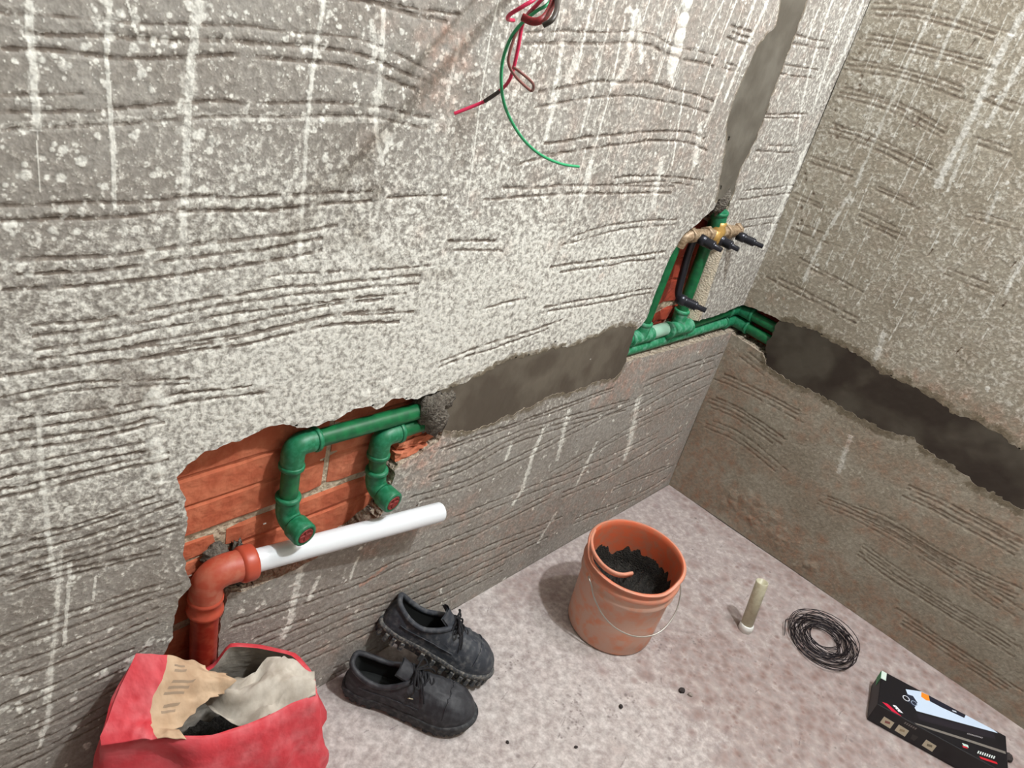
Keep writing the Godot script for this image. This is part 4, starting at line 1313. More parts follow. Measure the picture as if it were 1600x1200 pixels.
func safety_shoe(at: Transform3D, dusty: bool, label: String) -> void:
	var t := thing("work_shoe", label, "shoe", at)
	var leather: Material = M.leather_dusty if dusty else M.leather
	var mirror := -1.0 if dusty else 1.0
	var half := [[0.0, 0.0], [0.006, 0.026], [0.045, 0.036], [0.10, 0.035], [0.16, 0.043], [0.212, 0.051], [0.252, 0.046], [0.280, 0.027], [0.290, 0.0]]
	var neck := [[0.004, 0.098, 0.0], [0.010, 0.094, 0.020], [0.042, 0.080, 0.031], [0.080, 0.075, 0.033], [0.112, 0.088, 0.030], [0.132, 0.100, 0.024], [0.144, 0.104, 0.014], [0.150, 0.105, 0.006], [0.152, 0.105, 0.0]]
	var o := PackedVector3Array()
	var c := PackedVector3Array()
	for k in 9:
		o.append(Vector3(half[k][0], 0.03, half[k][1] * (1.05 if mirror > 0 else 0.95)))
		c.append(Vector3(neck[k][0], neck[k][1], neck[k][2]))
	for k in range(7, 0, -1):
		o.append(Vector3(half[k][0], 0.03, -half[k][1] * (0.95 if mirror > 0 else 1.05)))
		c.append(Vector3(neck[k][0], neck[k][1], -neck[k][2]))
	var plan := curve(o, 4, true)
	var collar_line := curve(c, 4, true)
	var n := FastNoiseLite.new()
	n.seed = 51 if dusty else 52
	n.frequency = 14.0
	var rings := []
	var at_t := func(j: int, s: float) -> Vector3:
		var a := plan[j]
		var d := collar_line[j]
		var toe := smoothstep(0.19, 0.28, a.x)
		a.y = 0.028 + 0.010 * toe
		var b := a + Vector3(0.004 * toe - 0.006 * (1.0 - smoothstep(0.0, 0.03, a.x)), 0.024 + 0.030 * toe, 0)
		b.z *= 1.04
		var e := a.lerp(d, 0.52)
		e.y = lerpf(b.y, d.y, 0.42 if a.x > 0.14 else 0.6)
		e.z *= 1.06
		return bez(a, b, e, d, s)
	for k in 15:
		var ring := PackedVector3Array()
		for j in plan.size():
			var p: Vector3 = at_t.call(j, k / 14.0)
			var crease := n.get_noise_3dv(p * 2.2) * 0.0026 * sin(PI * k / 14.0)
			if p.x > 0.15 and p.x < 0.215:
				crease -= 0.0022 * maxf(0.0, sin((p.x - 0.15) * 240.0))
			ring.append(p + Vector3(0, crease, crease * signf(p.z)))
		ring.reverse()
		rings.append(ring)
	var st := begin()
	loft(st, rings)
	var upper := obj("upper", done(st), leather, t)
	# lining and insole
	st = begin()
	var deep := []
	for k in 6:
		var s := k / 5.0
		var ring := PackedVector3Array()
		for j in plan.size():
			var q := plan[j]
			q = Vector3(clampf(q.x, 0.012, 0.20) * 0.94 + 0.004, 0.036, q.z * 0.8)
			var d := collar_line[j]
			ring.append((d - Vector3(0, 0.002, 0) + (Vector3(0.08, d.y, 0) - d).normalized() * 0.004).lerp(q, s))
		ring.reverse()
		deep.append(ring)
	loft(st, deep)
	cap(st, deep[5])
	obj("lining", done(st), M.lining, t)
	# padded collar
	st = begin()
	var loop := collar_line.duplicate()
	loop.append(collar_line[0])
	loop.append(collar_line[1])
	tube(st, loop, 0.0065, 10, false)
	obj("padded_collar", done(st), leather, upper)
	# sole with its lugs
	st = begin()
	var sole := []
	for lv: Array in [[0.009, 0.99], [0.011, 1.03], [0.020, 1.02], [0.022, 1.06], [0.030, 1.06], [0.033, 1.02], [0.033, 0.9]]:
		var ring := PackedVector3Array()
		for p in plan:
			var lift := 0.012 * smoothstep(0.2, 0.29, p.x) + 0.003 * smoothstep(0.06, 0.0, p.x)
			ring.append(Vector3((p.x - 0.145) * lv[1] + 0.145, lv[0] + lift - (0.004 * smoothstep(0.09, 0.12, p.x) * (1.0 - smoothstep(0.13, 0.16, p.x)) if lv[0] < 0.015 else 0.0), p.z * lv[1]))
		ring.reverse()
		sole.append(ring)
	loft(st, sole)
	cap(st, sole[0], true)
	var lugs := begin()
	var count := 34
	for k in count:
		var fj := float(k) / count * plan.size()
		var p := plan[int(fj)].lerp(plan[(int(fj) + 1) % plan.size()], fj - int(fj))
		var q := plan[(int(fj) + 1) % plan.size()]
		var q0 := plan[posmod(int(fj) - 1, plan.size())]
		if p.x > 0.088 and p.x < 0.115:
			continue
		var along := (q - q0).normalized()
		var lift := 0.012 * smoothstep(0.2, 0.29, p.x) + 0.003 * smoothstep(0.06, 0.0, p.x)
		var inward := (Vector3(clampf(p.x, 0.05, 0.22), p.y, 0) - p).normalized()
		var mid := Vector3(p.x, 0.0105 + lift, p.z) + inward * (0.0075 if dusty else 0.0115)
		bevel_box(lugs, Transform3D(Basis(along, Vector3.UP, along.cross(Vector3.UP)), mid), Vector3(0.0105, 0.021, 0.026) if dusty else Vector3(0.0115, 0.017, 0.024), 0.0015)
	for x: float in [0.035, 0.06, 0.145, 0.17, 0.195, 0.22, 0.245]:
		bevel_box(lugs, Transform3D(Basis.IDENTITY, Vector3(x, 0.0075 + 0.010 * smoothstep(0.2, 0.29, x), 0)), Vector3(0.012, 0.014, 0.03), 0.0015)
	var bottom := obj("sole", done(st), M.rubber_mud if dusty else M.rubber, t)
	obj("tread", done(lugs), M.rubber_mud if dusty else M.rubber, bottom)
	# toe cap seam and side seam
	st = begin()
	var seam := PackedVector3Array()
	for j in plan.size():
		if plan[j].x < 0.232:
			continue
		var best := 0.0
		for k in 40:
			var p: Vector3 = at_t.call(j, k / 39.0)
			if p.x > 0.226:
				best = k / 39.0
		seam.append((at_t.call(j, best) as Vector3) + Vector3(0, 0.0008, 0))
	if seam.size() > 3:
		tube(st, seam, 0.0014, 6)
	for sgn: float in [1.0, -1.0]:
		var side := PackedVector3Array()
		for j in plan.size():
			if plan[j].z * sgn > 0.0 and plan[j].x > 0.03 and plan[j].x < 0.19:
				side.append((at_t.call(j, 0.45) as Vector3) + Vector3(0, 0.001, 0.0012 * sgn))
		if side.size() > 2:
			tube(st, side, 0.0012, 6)
	obj("seam", done(st), leather, upper)
	# tongue
	st = begin()
	for i in 8:
		for k in 8:
			var q: Array[Vector3] = []
			for g: Vector2i in [Vector2i(i, k), Vector2i(i + 1, k), Vector2i(i + 1, k + 1), Vector2i(i, k + 1)]:
				var s := g.x / 8.0
				var w := (g.y / 8.0 - 0.5) * 2.0
				q.append(Vector3(lerpf(0.178, 0.112, s) - 0.006 * w * w, lerpf(0.094, 0.134, s) - 0.014 * w * w, w * lerpf(0.016, 0.027, s)))
			quad(st, q[0], q[1], q[2], q[3])
			var dn := Vector3(-0.003, -0.004, 0)
			quad(st, q[0] + dn, q[3] + dn, q[2] + dn, q[1] + dn)
	obj("tongue", done(st), leather, t)
	# laces and a loose bow
	st = begin()
	for k in 4:
		var x := 0.182 - 0.013 * k
		var y := 0.0965 + 0.0062 * k
		tube(st, curve(pts([Vector3(x - 0.004, y - 0.012, -0.026), Vector3(x, y + 0.001, -0.012), Vector3(x + 0.004, y + 0.003, 0.0), Vector3(x, y + 0.001, 0.012), Vector3(x - 0.004, y - 0.012, 0.026)]), 4), 0.0024, 8)
		tube(st, curve(pts([Vector3(x - 0.013, y - 0.004, -0.02), Vector3(x - 0.004, y + 0.004, 0.0), Vector3(x + 0.004, y - 0.008, 0.022)]), 4), 0.0022, 8)
	for sgn: float in [1.0, -1.0]:
		tube(st, curve(pts([Vector3(0.142, 0.119, 0), Vector3(0.146, 0.128, 0.018 * sgn), Vector3(0.150, 0.118, 0.038 * sgn), Vector3(0.160, 0.108, 0.034 * sgn), Vector3(0.150, 0.117, 0.012 * sgn), Vector3(0.142, 0.119, 0)]), 5), 0.0024, 8)
		tube(st, curve(pts([Vector3(0.142, 0.119, 0), Vector3(0.160, 0.114, 0.016 * sgn), Vector3(0.172, 0.098, 0.034 * sgn), Vector3(0.180, 0.080, 0.044 * sgn)]), 5), 0.0022, 8)
	obj("laces", done(st), M.lace, t)
	if not dusty:
		st = begin()
		bevel_box(st, Transform3D(Basis.from_euler(Vector3(0.62, 0.1, -0.2)), Vector3(0.148, 0.077, 0.0395)), Vector3(0.010, 0.016, 0.002), 0.0005)
		obj("side_label", done(st), M.shoe_tag, upper)

func bucket() -> void:
	var c := Vector3(-0.686, 0.0, 0.262)
	var t := thing("bucket", "dusty orange plastic bucket with a split rim and wire handle on the floor", "bucket", Transform3D(Basis.IDENTITY, c))
	var sides := 72
	var wall := [0.0, 0.100, 0.002, 0.110, 0.008, 0.1125, 0.09, 0.1145, 0.158, 0.1165, 0.162, 0.1200, 0.168, 0.1222, 0.174, 0.1195, 0.186, 0.1175, 0.190, 0.1222, 0.196, 0.1248, 0.203, 0.1225, 0.207, 0.1165, 0.214, 0.1165]
	var rings := []
	var cut_at := func(a: float) -> float:
		# how far the rim is torn down, by angle: the front left part of it has been peeled away
		var d := rad_to_deg(wrapf(a - deg_to_rad(158.0), -PI, PI))
		return smoothstep(78.0, 46.0, absf(d)) * 0.017
	for k in wall.size() / 2:
		var ring := PackedVector3Array()
		for j in sides:
			var a := -TAU * j / sides
			ring.append(Vector3(cos(a) * wall[2 * k + 1], wall[2 * k], sin(a) * wall[2 * k + 1]))
		rings.append(ring)
	for lv: Array in [[0.220, 0.1170], [0.231, 0.1180], [0.2335, 0.1240], [0.239, 0.1258], [0.2425, 0.1232], [0.243, 0.1180], [0.240, 0.1150], [0.228, 0.1140], [0.214, 0.1130], [0.20, 0.1128], [0.10, 0.1110], [0.012, 0.1085], [0.010, 0.0]]:
		var ring := PackedVector3Array()
		for j in sides:
			var a := -TAU * j / sides
			var y: float = lv[0]
			if y > 0.215:
				y -= cut_at.call(a) * (y - 0.215) / 0.028 * 1.25
			var r: float = lv[1]
			ring.append(Vector3(cos(a) * r, y, sin(a) * r))
		rings.append(ring)
	var st := begin()
	loft(st, rings.slice(0, 10))
	cap(st, rings[0], true)
	obj("shell", done(st), M.bucket, t)
	st = begin()
	loft(st, rings.slice(9, 20))
	obj("rim", done(st), M.bucket_rim, t)
	st = begin()
	loft(st, rings.slice(19))
	obj("inside", done(st), M.bucket_in, t)
	# the peeled strip of rim, one end still joined at the left, the other hanging over the opening
	st = begin()
	var path := curve(pts([Vector3(-0.030, 0.238, -0.1150), Vector3(-0.066, 0.239, -0.0965), Vector3(-0.098, 0.240, -0.064), Vector3(-0.113, 0.240, -0.024), Vector3(-0.109, 0.239, 0.006), Vector3(-0.092, 0.237, 0.024), Vector3(-0.066, 0.236, 0.034)]), 8)
	var strip := []
	for i in path.size():
		var d := (path[mini(i + 1, path.size() - 1)] - path[maxi(i - 1, 0)]).normalized()
		var sd := d.cross(Vector3.UP).normalized()
		var ring := PackedVector3Array()
		for q: Vector2 in [Vector2(-0.0025, -0.007), Vector2(0.0025, -0.007), Vector2(0.004, 0.002), Vector2(0.003, 0.005), Vector2(-0.001, 0.0062), Vector2(-0.004, 0.004)]:
			ring.append(path[i] + sd * q.x + Vector3.UP * q.y)
		strip.append(ring)
	loft(st, strip)
	cap(st, strip[0], true)
	cap(st, strip[strip.size() - 1])
	var s := obj("peeled_rim", done(st), M.bucket_rim, t)
	s.set_meta("label", "peeled strip of rim hanging into the opening")
	# ears and the wire handle hanging down the front
	for deg: float in [-158.0, 52.0]:
		var a := deg_to_rad(deg)
		var d := Vector3(cos(a), 0, sin(a))
		st = begin()
		lathe(st, Vector3(0, 0.184, 0) + d * 0.113, d, prof([0.0, 0.0, 0.0, 0.013, 0.010, 0.012, 0.013, 0.010, 0.013, 0.0]), 14)
		obj("handle_ear", done(st), M.bucket, t)
	st = begin()
	var bail := PackedVector3Array()
	for q: Array in [[-158.0, 0.186, 0.124], [-163.0, 0.190, 0.131], [-169.0, 0.180, 0.130], [-177.0, 0.155, 0.128], [-194.0, 0.122, 0.125], [-212.0, 0.104, 0.126], [-232.0, 0.094, 0.129], [-252.0, 0.093, 0.133], [-268.0, 0.104, 0.138], [-284.0, 0.128, 0.140], [-296.0, 0.155, 0.138], [-306.0, 0.180, 0.131], [-308.0, 0.184, 0.124]]:
		var a := deg_to_rad(q[0])
		bail.append(Vector3(cos(a) * q[2], q[1], sin(a) * q[2]))
	tube(st, curve(bail, 5), 0.0019, 8)
	obj("wire_handle", done(st), M.steel, t)
	# leftover mortar: thick in the bottom, thrown up the sides with a ragged edge
	var n := FastNoiseLite.new()
	n.seed = 61
	n.frequency = 1.6
	n.fractal_octaves = 3
	st = begin()
	var mr := []
	for k in 14:
		var ring := PackedVector3Array()
		for j in 200:
			var a := -TAU * j / 200
			var d := Vector3(cos(a), 0, sin(a))
			var high := 0.166 + 0.018 * cos(a - deg_to_rad(200.0)) + 0.040 * n.get_noise_2d(d.x * 0.8, d.z * 0.8) + 0.022 * n.get_noise_2d(d.x * 2.4, d.z * 2.4)
			var s2 := k / 13.0
			var p: Vector3
			if s2 < 0.4:
				p = d * (0.1100 - 0.005 * sin(PI * s2 / 0.8)) + Vector3(0, lerpf(high, 0.115, s2 / 0.4), 0)
				if k == 0:
					p = d * 0.1124 + Vector3(0, high + 0.003, 0)
			else:
				var r := (1.0 - (s2 - 0.4) / 0.6) * 0.105
				p = d * maxf(r, 0.0006) + Vector3(0, 0.100 + 0.030 * n.get_noise_2d(d.x * r * 26.0, d.z * r * 26.0 + 4.0), 0)
			ring.append(p)
		mr.append(ring)
	loft(st, mr)
	var m := obj("wet_mortar", done(st), M.mortar)
	m.position = c
	m.set_meta("kind", "stuff")
	tag(m, "dark leftover mortar crusted inside the orange bucket", "mortar")

func wire_coil() -> void:
	var t := thing("wire_coil", "loose coil of thin dark tie wire lying on the floor by the right wall", "wire", Transform3D(Basis.IDENTITY, Vector3(-0.212, 0, 0.666)))
	var st := begin()
	var path := PackedVector3Array()
	var turns := 26
	for k in turns * 26:
		var u := float(k) / 26.0
		var a := TAU * u
		var r := 0.068 + 0.020 * sin(u * 2.4) + 0.005 * sin(u * 5.1)
		var off := Vector2(0.012 * sin(u * 1.7), 0.012 * cos(u * 2.9))
		path.append(Vector3(cos(a) * r * 1.05 + off.x, 0.004 + 0.020 * (0.5 + 0.5 * sin(u * 3.7)) + 0.004 * sin(u), sin(a) * r + off.y))
	path.append(Vector3(0.10, 0.012, 0.015))
	path.append(Vector3(0.092, 0.006, 0.055))
	path.insert(0, Vector3(0.02, 0.010, -0.085))
	path.insert(0, Vector3(-0.035, 0.014, -0.102))
	path.insert(0, Vector3(-0.085, 0.006, -0.078))
	tube(st, path, 0.0011, 5)
	obj("wire", done(st), M.iron_wire, t)

func tool_box() -> void:
	var d := Vector3(0.26, 0, 0.966).normalized()
	var w := Vector3(-d.z, 0, d.x)
	var at := Vector3(-0.238, 0.0, 0.822)
	var long := 0.305
	var wide := 0.13
	var high := 0.06
	var t := thing("tool_box", "black printed cardboard tool box at the foot of the right wall", "box", Transform3D(Basis(d, Vector3.UP, w), at + d * long / 2 + w * wide / 2))
	var body := begin()
	bevel_box(body, Transform3D(Basis.IDENTITY, Vector3(0, high / 2, 0)), Vector3(long, high, wide), 0.0015)
	var b := obj("carton", done(body), flat(Color8(22, 21, 25), 0.5), t)
	# the print on the lid, drawn in millimetres
	var im := Image.create(915, 390, false, Image.FORMAT_RGB8)
	im.fill(Color8(20, 19, 24))
	paint(im, [61, 23, 100, 0, 277, 0, 287, 4, 91, 82, 73, 55], Color8(196, 212, 232))
	paint(im, [63, 40, 80, 34, 92, 50, 86, 74, 70, 66], Color8(36, 42, 58))
	paint(im, [100, 2, 118, 0, 122, 18, 112, 24, 100, 20], Color8(236, 140, 40))
	paint(im, [118, 0, 210, -2, 206, 14, 150, 20, 122, 20], Color8(28, 30, 44))
	paint(im, [176, 8, 186, 5, 188, 9, 178, 12], Color8(190, 196, 206))
	ring_paint(im, 64, 56, 9, 2.2, Color8(214, 218, 226))
	ring_paint(im, 84, 58, 8, 2.0, Color8(150, 164, 186))
	paint(im, [8, 116, 22, 112, 58, 130, 46, 137], Color8(206, 30, 62))
	paint(im, [32, 106, 42, 103, 60, 116, 50, 120], Color8(226, 226, 232))
	for k in 4:
		paint(im, [34 + k * 6, 104 + k * 4, 36 + k * 6, 103 + k * 4, 33 + k * 6, 110 + k * 4, 31 + k * 6, 110 + k * 4], Color8(30, 28, 32))
	paint(im, [88, 127, 130, 112, 213, 84, 302, 56, 303, 64, 214, 92, 132, 119, 92, 130], Color8(120, 114, 108))
	paint(im, [90, 90, 276, 12, 280, 30, 200, 66, 100, 108], Color8(34, 30, 38))
	for k in 11:
		paint(im, [214 + k * 3.4, 62 - k * 1.3, 216 + k * 3.4, 61 - k * 1.3, 214 + k * 3.4, 67 - k * 1.3, 212 + k * 3.4, 68 - k * 1.3], Color8(150, 146, 148))
	paint(im, [200, 108, 214, 104, 216, 112, 204, 116], Color8(190, 214, 206))
	paint(im, [200, 116, 212, 112, 214, 117, 203, 121], Color8(190, 40, 56))
	for k in 8:
		paint(im, [238 + k * 5.2, 104 - k * 1.6, 241 + k * 5.2, 103 - k * 1.6, 238 + k * 5.2, 114 - k * 1.6, 235 + k * 5.2, 115 - k * 1.6], Color8(206, 216, 212))
	paint(im, [240, 121, 280, 109, 282, 115, 243, 127], Color8(196, 30, 44))
	panel(b, im, Vector2(long, wide) - Vector2.ONE * 0.003, Transform3D(Basis.IDENTITY, Vector3(0, high + 0.0003, 0)), "lid_print")
	# the long side: a row of pale pictogram squares
	var si := Image.create(915, 180, false, Image.FORMAT_RGB8)
	si.fill(Color8(20, 19, 24))
	for q: Array in [[26, 0], [62, 1], [128, 2]]:
		paint(si, [q[0], 24, q[0] + 26, 26, q[0] + 26, 50, q[0], 48], Color8(206, 196, 172))
		paint(si, [q[0] + 7, 34, q[0] + 18, 31, q[0] + 20, 38, q[0] + 9, 42], [Color8(150, 90, 84), Color8(170, 150, 120), Color8(130, 120, 100)][q[1]])
	paint(si, [98, 30, 112, 29, 110, 48, 100, 46], Color8(52, 48, 48))
	for k in 6:
		paint(si, [70 + k * 5, 6, 73 + k * 5, 6, 72 + k * 5, 13, 69 + k * 5, 13], Color8(122, 116, 112))
	panel(b, si, Vector2(long, high) - Vector2.ONE * 0.003, Transform3D(Basis(Vector3.RIGHT, Vector3(0, 0, 1), Vector3(0, -1, 0)), Vector3(0, high / 2, wide / 2 + 0.0003)), "side_print")
	# a green and white seal on the end
	var st := begin()
	bevel_box(st, Transform3D(Basis.IDENTITY, Vector3(-long / 2 - 0.0006, high - 0.014, -wide / 2 + 0.018)), Vector3(0.0012, 0.026, 0.030), 0.0003)
	obj("green_seal", done(st), flat(Color8(60, 150, 96), 0.5), b)
	st = begin()
	bevel_box(st, Transform3D(Basis.IDENTITY, Vector3(-long / 2 + 0.006, high + 0.0008, -wide / 2 + 0.018)), Vector3(0.013, 0.0012, 0.030), 0.0003)
	obj("pale_seal", done(st), flat(Color8(206, 222, 212), 0.5), b)

func paint(im: Image, list: Array, c: Color) -> void:
	# a filled polygon in millimetres, three pixels to one
	var p := PackedVector2Array()
	var lo := Vector2(1e9, 1e9)
	var hi := Vector2(-1e9, -1e9)
	for i in list.size() / 2:
		var q := Vector2(list[2 * i], list[2 * i + 1]) * 3.0
		p.append(q)
		lo = lo.min(q)
		hi = hi.max(q)
	for y in range(maxi(0, int(lo.y)), mini(im.get_height() - 1, int(hi.y)) + 1):
		for x in range(maxi(0, int(lo.x)), mini(im.get_width() - 1, int(hi.x)) + 1):
			if Geometry2D.is_point_in_polygon(Vector2(x + 0.5, y + 0.5), p):
				im.set_pixel(x, y, c)

func ring_paint(im: Image, cx: float, cy: float, r: float, w: float, c: Color) -> void:
	for y in range(int((cy - r) * 3), int((cy + r) * 3)):
		for x in range(int((cx - r) * 3), int((cx + r) * 3)):
			var d := Vector2(x / 3.0 - cx, y / 3.0 - cy).length()
			if x >= 0 and y >= 0 and d < r and d > r - w:
				im.set_pixel(x, y, c)

func panel(parent: Node, im: Image, size: Vector2, at: Transform3D, called: String) -> void:
	# a printed face: lies in the local x-z plane, image left to right along x and top to bottom along z
	var m := flat(Color.WHITE, 0.35)
	m.albedo_texture = ImageTexture.create_from_image(im)
	var pm := PlaneMesh.new()
	pm.size = size
	var o := obj(called, pm, m, parent)
	o.transform = at

func pebbles() -> void:
	var kinds := [[-0.708, 0.508, 0.0085, "dark pebble on the floor between the bucket and the pink stain", M.pebble], [-1.158, 0.343, 0.004, "tiny dark crumb on the floor in front of the shoes", M.pebble], [-1.043, 0.443, 0.004, "tiny dark crumb on the pale floor nearest the photo's lower edge", M.pebble], [-0.874, 0.442, 0.0055, "flat dark crumb on the pale floor midway between shoes and box", M.pebble], [-0.700, 0.528, 0.006, "pale pebble lying next to the dark pebble", M.pebble_pale], [-0.152, 1.148, 0.013, "dark stone at the outer end of the black tool box", M.pebble]]
	for k in kinds.size():
		var q: Array = kinds[k]
		var o := obj("pebble", blob(Vector3.ZERO, Vector3(q[2], q[2] * 0.6, q[2] * 0.8), 80 + k, 0.5), q[4])
		o.position = Vector3(q[0], q[2] * 0.5, q[1])
		o.rotation.y = k * 1.3
		tag(o, q[3], "pebble", "crumbs on the floor")

# ------------------------------------------------------------------ wires
func cable(called: String, label: String, list: Array, r: float, m: Material) -> Node3D:
	var t := thing(called, label, "wire")
	var st := begin()
	tube(st, curve(pts(list), 8), r, 9)
	obj("insulation", done(st), m, t)
	return t

func hanging_wires() -> void:
	var tail := cable("red_wire", "red electric wire bent at a dark taped knot, its cut end pointing left", [Vector3(-1.19, 1.45, 0.004), Vector3(-1.3073, 1.4258, 0.1200), Vector3(-1.3909, 1.3924, 0.1800), Vector3(-1.3925, 1.3712, 0.1650), Vector3(-1.3821, 1.3553, 0.1500), Vector3(-1.3808, 1.3344, 0.1500), Vector3(-1.3808, 1.3082, 0.1500), Vector3(-1.3781, 1.2899, 0.1443), Vector3(-1.3746, 1.2744, 0.1293), Vector3(-1.3749, 1.2555, 0.1079), Vector3(-1.4074, 1.2331, 0.0900)], 0.00224, M.wire_red)
	var st := begin()
	tube(st, pts([Vector3(-1.3743, 1.2782, 0.1336), Vector3(-1.3742, 1.2684, 0.1229), Vector3(-1.3749, 1.2555, 0.1079)]), 0.00267, 9)
	var k := obj("tape", done(st), M.tape, tail)
	k.set_meta("label", "dark tape round the red wire")
	cable("green_wire", "green electric wire curving down the wall to a free end at right", [Vector3(-1.17, 1.46, 0.004), Vector3(-1.3188, 1.4216, 0.1500), Vector3(-1.3837, 1.3893, 0.1857), Vector3(-1.3968, 1.3764, 0.1800), Vector3(-1.4041, 1.3593, 0.1679), Vector3(-1.4075, 1.3405, 0.1593), Vector3(-1.4026, 1.3143, 0.1500), Vector3(-1.3969, 1.2882, 0.1500), Vector3(-1.3842, 1.2646, 0.1500), Vector3(-1.3633, 1.2427, 0.1500), Vector3(-1.3345, 1.2210, 0.1500), Vector3(-1.3014, 1.2035, 0.1500), Vector3(-1.2665, 1.1913, 0.1500), Vector3(-1.2299, 1.1834, 0.1500), Vector3(-1.1950, 1.1800, 0.1500)], 0.00206, M.wire_green)
	cable("brown_wire", "brown electric wire folded into a thin loop beside the green one", [Vector3(-1.18, 1.455, 0.004), Vector3(-1.3275, 1.4216, 0.1500), Vector3(-1.3923, 1.3811, 0.1743), Vector3(-1.4029, 1.3557, 0.1650), Vector3(-1.4097, 1.3265, 0.1650), Vector3(-1.4062, 1.3128, 0.1650), Vector3(-1.3908, 1.3007, 0.1650), Vector3(-1.3659, 1.2887, 0.1650), Vector3(-1.3579, 1.2861, 0.1679), Vector3(-1.3736, 1.2970, 0.1800), Vector3(-1.4014, 1.3079, 0.1857), Vector3(-1.4076, 1.3123, 0.1743)], 0.00181, M.wire_brown)
	cable("red_wire", "red electric wire crossing above the bundle at the photo's top edge", [Vector3(-1.235, 1.46, 0.004), Vector3(-1.3867, 1.4262, 0.1800), Vector3(-1.4344, 1.3946, 0.2100), Vector3(-1.4516, 1.3823, 0.2100), Vector3(-1.4565, 1.3709, 0.1979), Vector3(-1.4467, 1.3641, 0.1857), Vector3(-1.4246, 1.3624, 0.1743)], 0.00224, M.wire_red)
	var b := thing("wire_bundle", "wad of red insulating tape binding the wires at the photo's top edge", "tape")
	st = begin()
	tube(st, curve(pts([Vector3(-1.4446, 1.3705, 0.2043), Vector3(-1.4390, 1.3689, 0.2157), Vector3(-1.4315, 1.3734, 0.2221), Vector3(-1.4163, 1.3826, 0.2157), Vector3(-1.4010, 1.3943, 0.2043), Vector3(-1.3624, 1.4089, 0.1650)]), 5), 0.00430, 12, true, 0.6)
	obj("tape_roll", done(st), M.tape_red, b)
	st = begin()
	tube(st, curve(pts([Vector3(-1.4418, 1.3687, 0.2343), Vector3(-1.4355, 1.3770, 0.2400), Vector3(-1.4187, 1.3890, 0.2279), Vector3(-1.3910, 1.4015, 0.1979)]), 5), 0.00292, 10)
	obj("loose_tape", done(st), M.tape, b)


# ------------------------------------------------------------------ outlines and strokes, in metres along each wall
const NICHE := [-1.718,0.690, -1.704,0.706, -1.680,0.721, -1.626,0.725, -1.581,0.734, -1.553,0.733, -1.522,0.713, -1.486,0.709, -1.450,0.710, -1.420,0.720, -1.384,0.714, -1.368,0.705, -1.355,0.707, -1.339,0.718, -1.277,0.701, -1.255,0.703, -1.190,0.704, -1.190,0.604, -1.196,0.578, -1.225,0.572, -1.250,0.562, -1.285,0.556, -1.300,0.545, -1.296,0.533, -1.305,0.486, -1.290,0.461, -1.321,0.438, -1.363,0.416, -1.448,0.405, -1.507,0.396, -1.551,0.397, -1.600,0.398, -1.622,0.410, -1.630,0.401, -1.636,0.356, -1.640,0.326, -1.640,0.246, -1.640,0.002, -1.745,0.002, -1.745,0.153, -1.743,0.248, -1.734,0.333, -1.723,0.365, -1.718,0.411, -1.713,0.445, -1.693,0.465, -1.701,0.500, -1.707,0.551, -1.701,0.595, -1.706,0.643, -1.713,0.667]
const PATCH_LEFT := [-1.215,0.704, -1.177,0.697, -1.148,0.712, -1.088,0.720, -1.037,0.733, -0.902,0.723, -0.799,0.718, -0.730,0.724, -0.698,0.734, -0.588,0.722, -0.580,0.675, -0.578,0.610, -0.600,0.577, -0.677,0.585, -0.751,0.581, -0.852,0.595, -0.945,0.582, -1.007,0.584, -1.099,0.572, -1.189,0.605, -1.215,0.630]
const CORNER_HOLE := [-0.592,0.620, -0.595,0.700, -0.560,0.722, -0.547,0.738, -0.551,0.794, -0.543,0.898, -0.524,0.937, -0.512,0.954, -0.467,0.976, -0.447,0.990, -0.414,1.009, -0.406,1.045, -0.346,1.045, -0.336,0.999, -0.352,0.984, -0.339,0.963, -0.293,0.942, -0.278,0.909, -0.276,0.873, -0.267,0.775, -0.255,0.678, -0.184,0.677, -0.099,0.680, -0.041,0.686, 0.06,0.686, 0.06,0.596, -0.061,0.596, -0.197,0.600, -0.349,0.606, -0.470,0.612]
const STRIP := [-0.44,1.536, -0.46,1.50, -0.457,1.467, -0.442,1.420, -0.490,1.373, -0.503,1.310, -0.511,1.254, -0.498,1.213, -0.455,1.145, -0.440,1.099, -0.412,1.033, -0.340,1.028, -0.341,1.044, -0.354,1.111, -0.336,1.162, -0.332,1.217, -0.344,1.278, -0.340,1.329, -0.340,1.415, -0.344,1.481, -0.344,1.536]
const RIGHT_HOLE := [-0.06,0.686, 0.0,0.684, 0.040,0.690, 0.092,0.695, 0.150,0.690, 0.150,0.545, 0.113,0.579, 0.050,0.585, 0.0,0.588, -0.06,0.590]
const PATCH_RIGHT := [0.118,0.688, 0.162,0.699, 0.218,0.709, 0.294,0.701, 0.365,0.704, 0.426,0.692, 0.497,0.692, 0.559,0.688, 0.653,0.682, 0.723,0.686, 0.805,0.675, 0.95,0.68, 1.1,0.672, 1.25,0.675, 1.25,0.545, 1.1,0.54, 0.95,0.545, 0.875,0.540, 0.796,0.544, 0.735,0.543, 0.646,0.555, 0.578,0.563, 0.498,0.543, 0.441,0.544, 0.350,0.553, 0.270,0.550, 0.200,0.543, 0.142,0.545, 0.12,0.60]
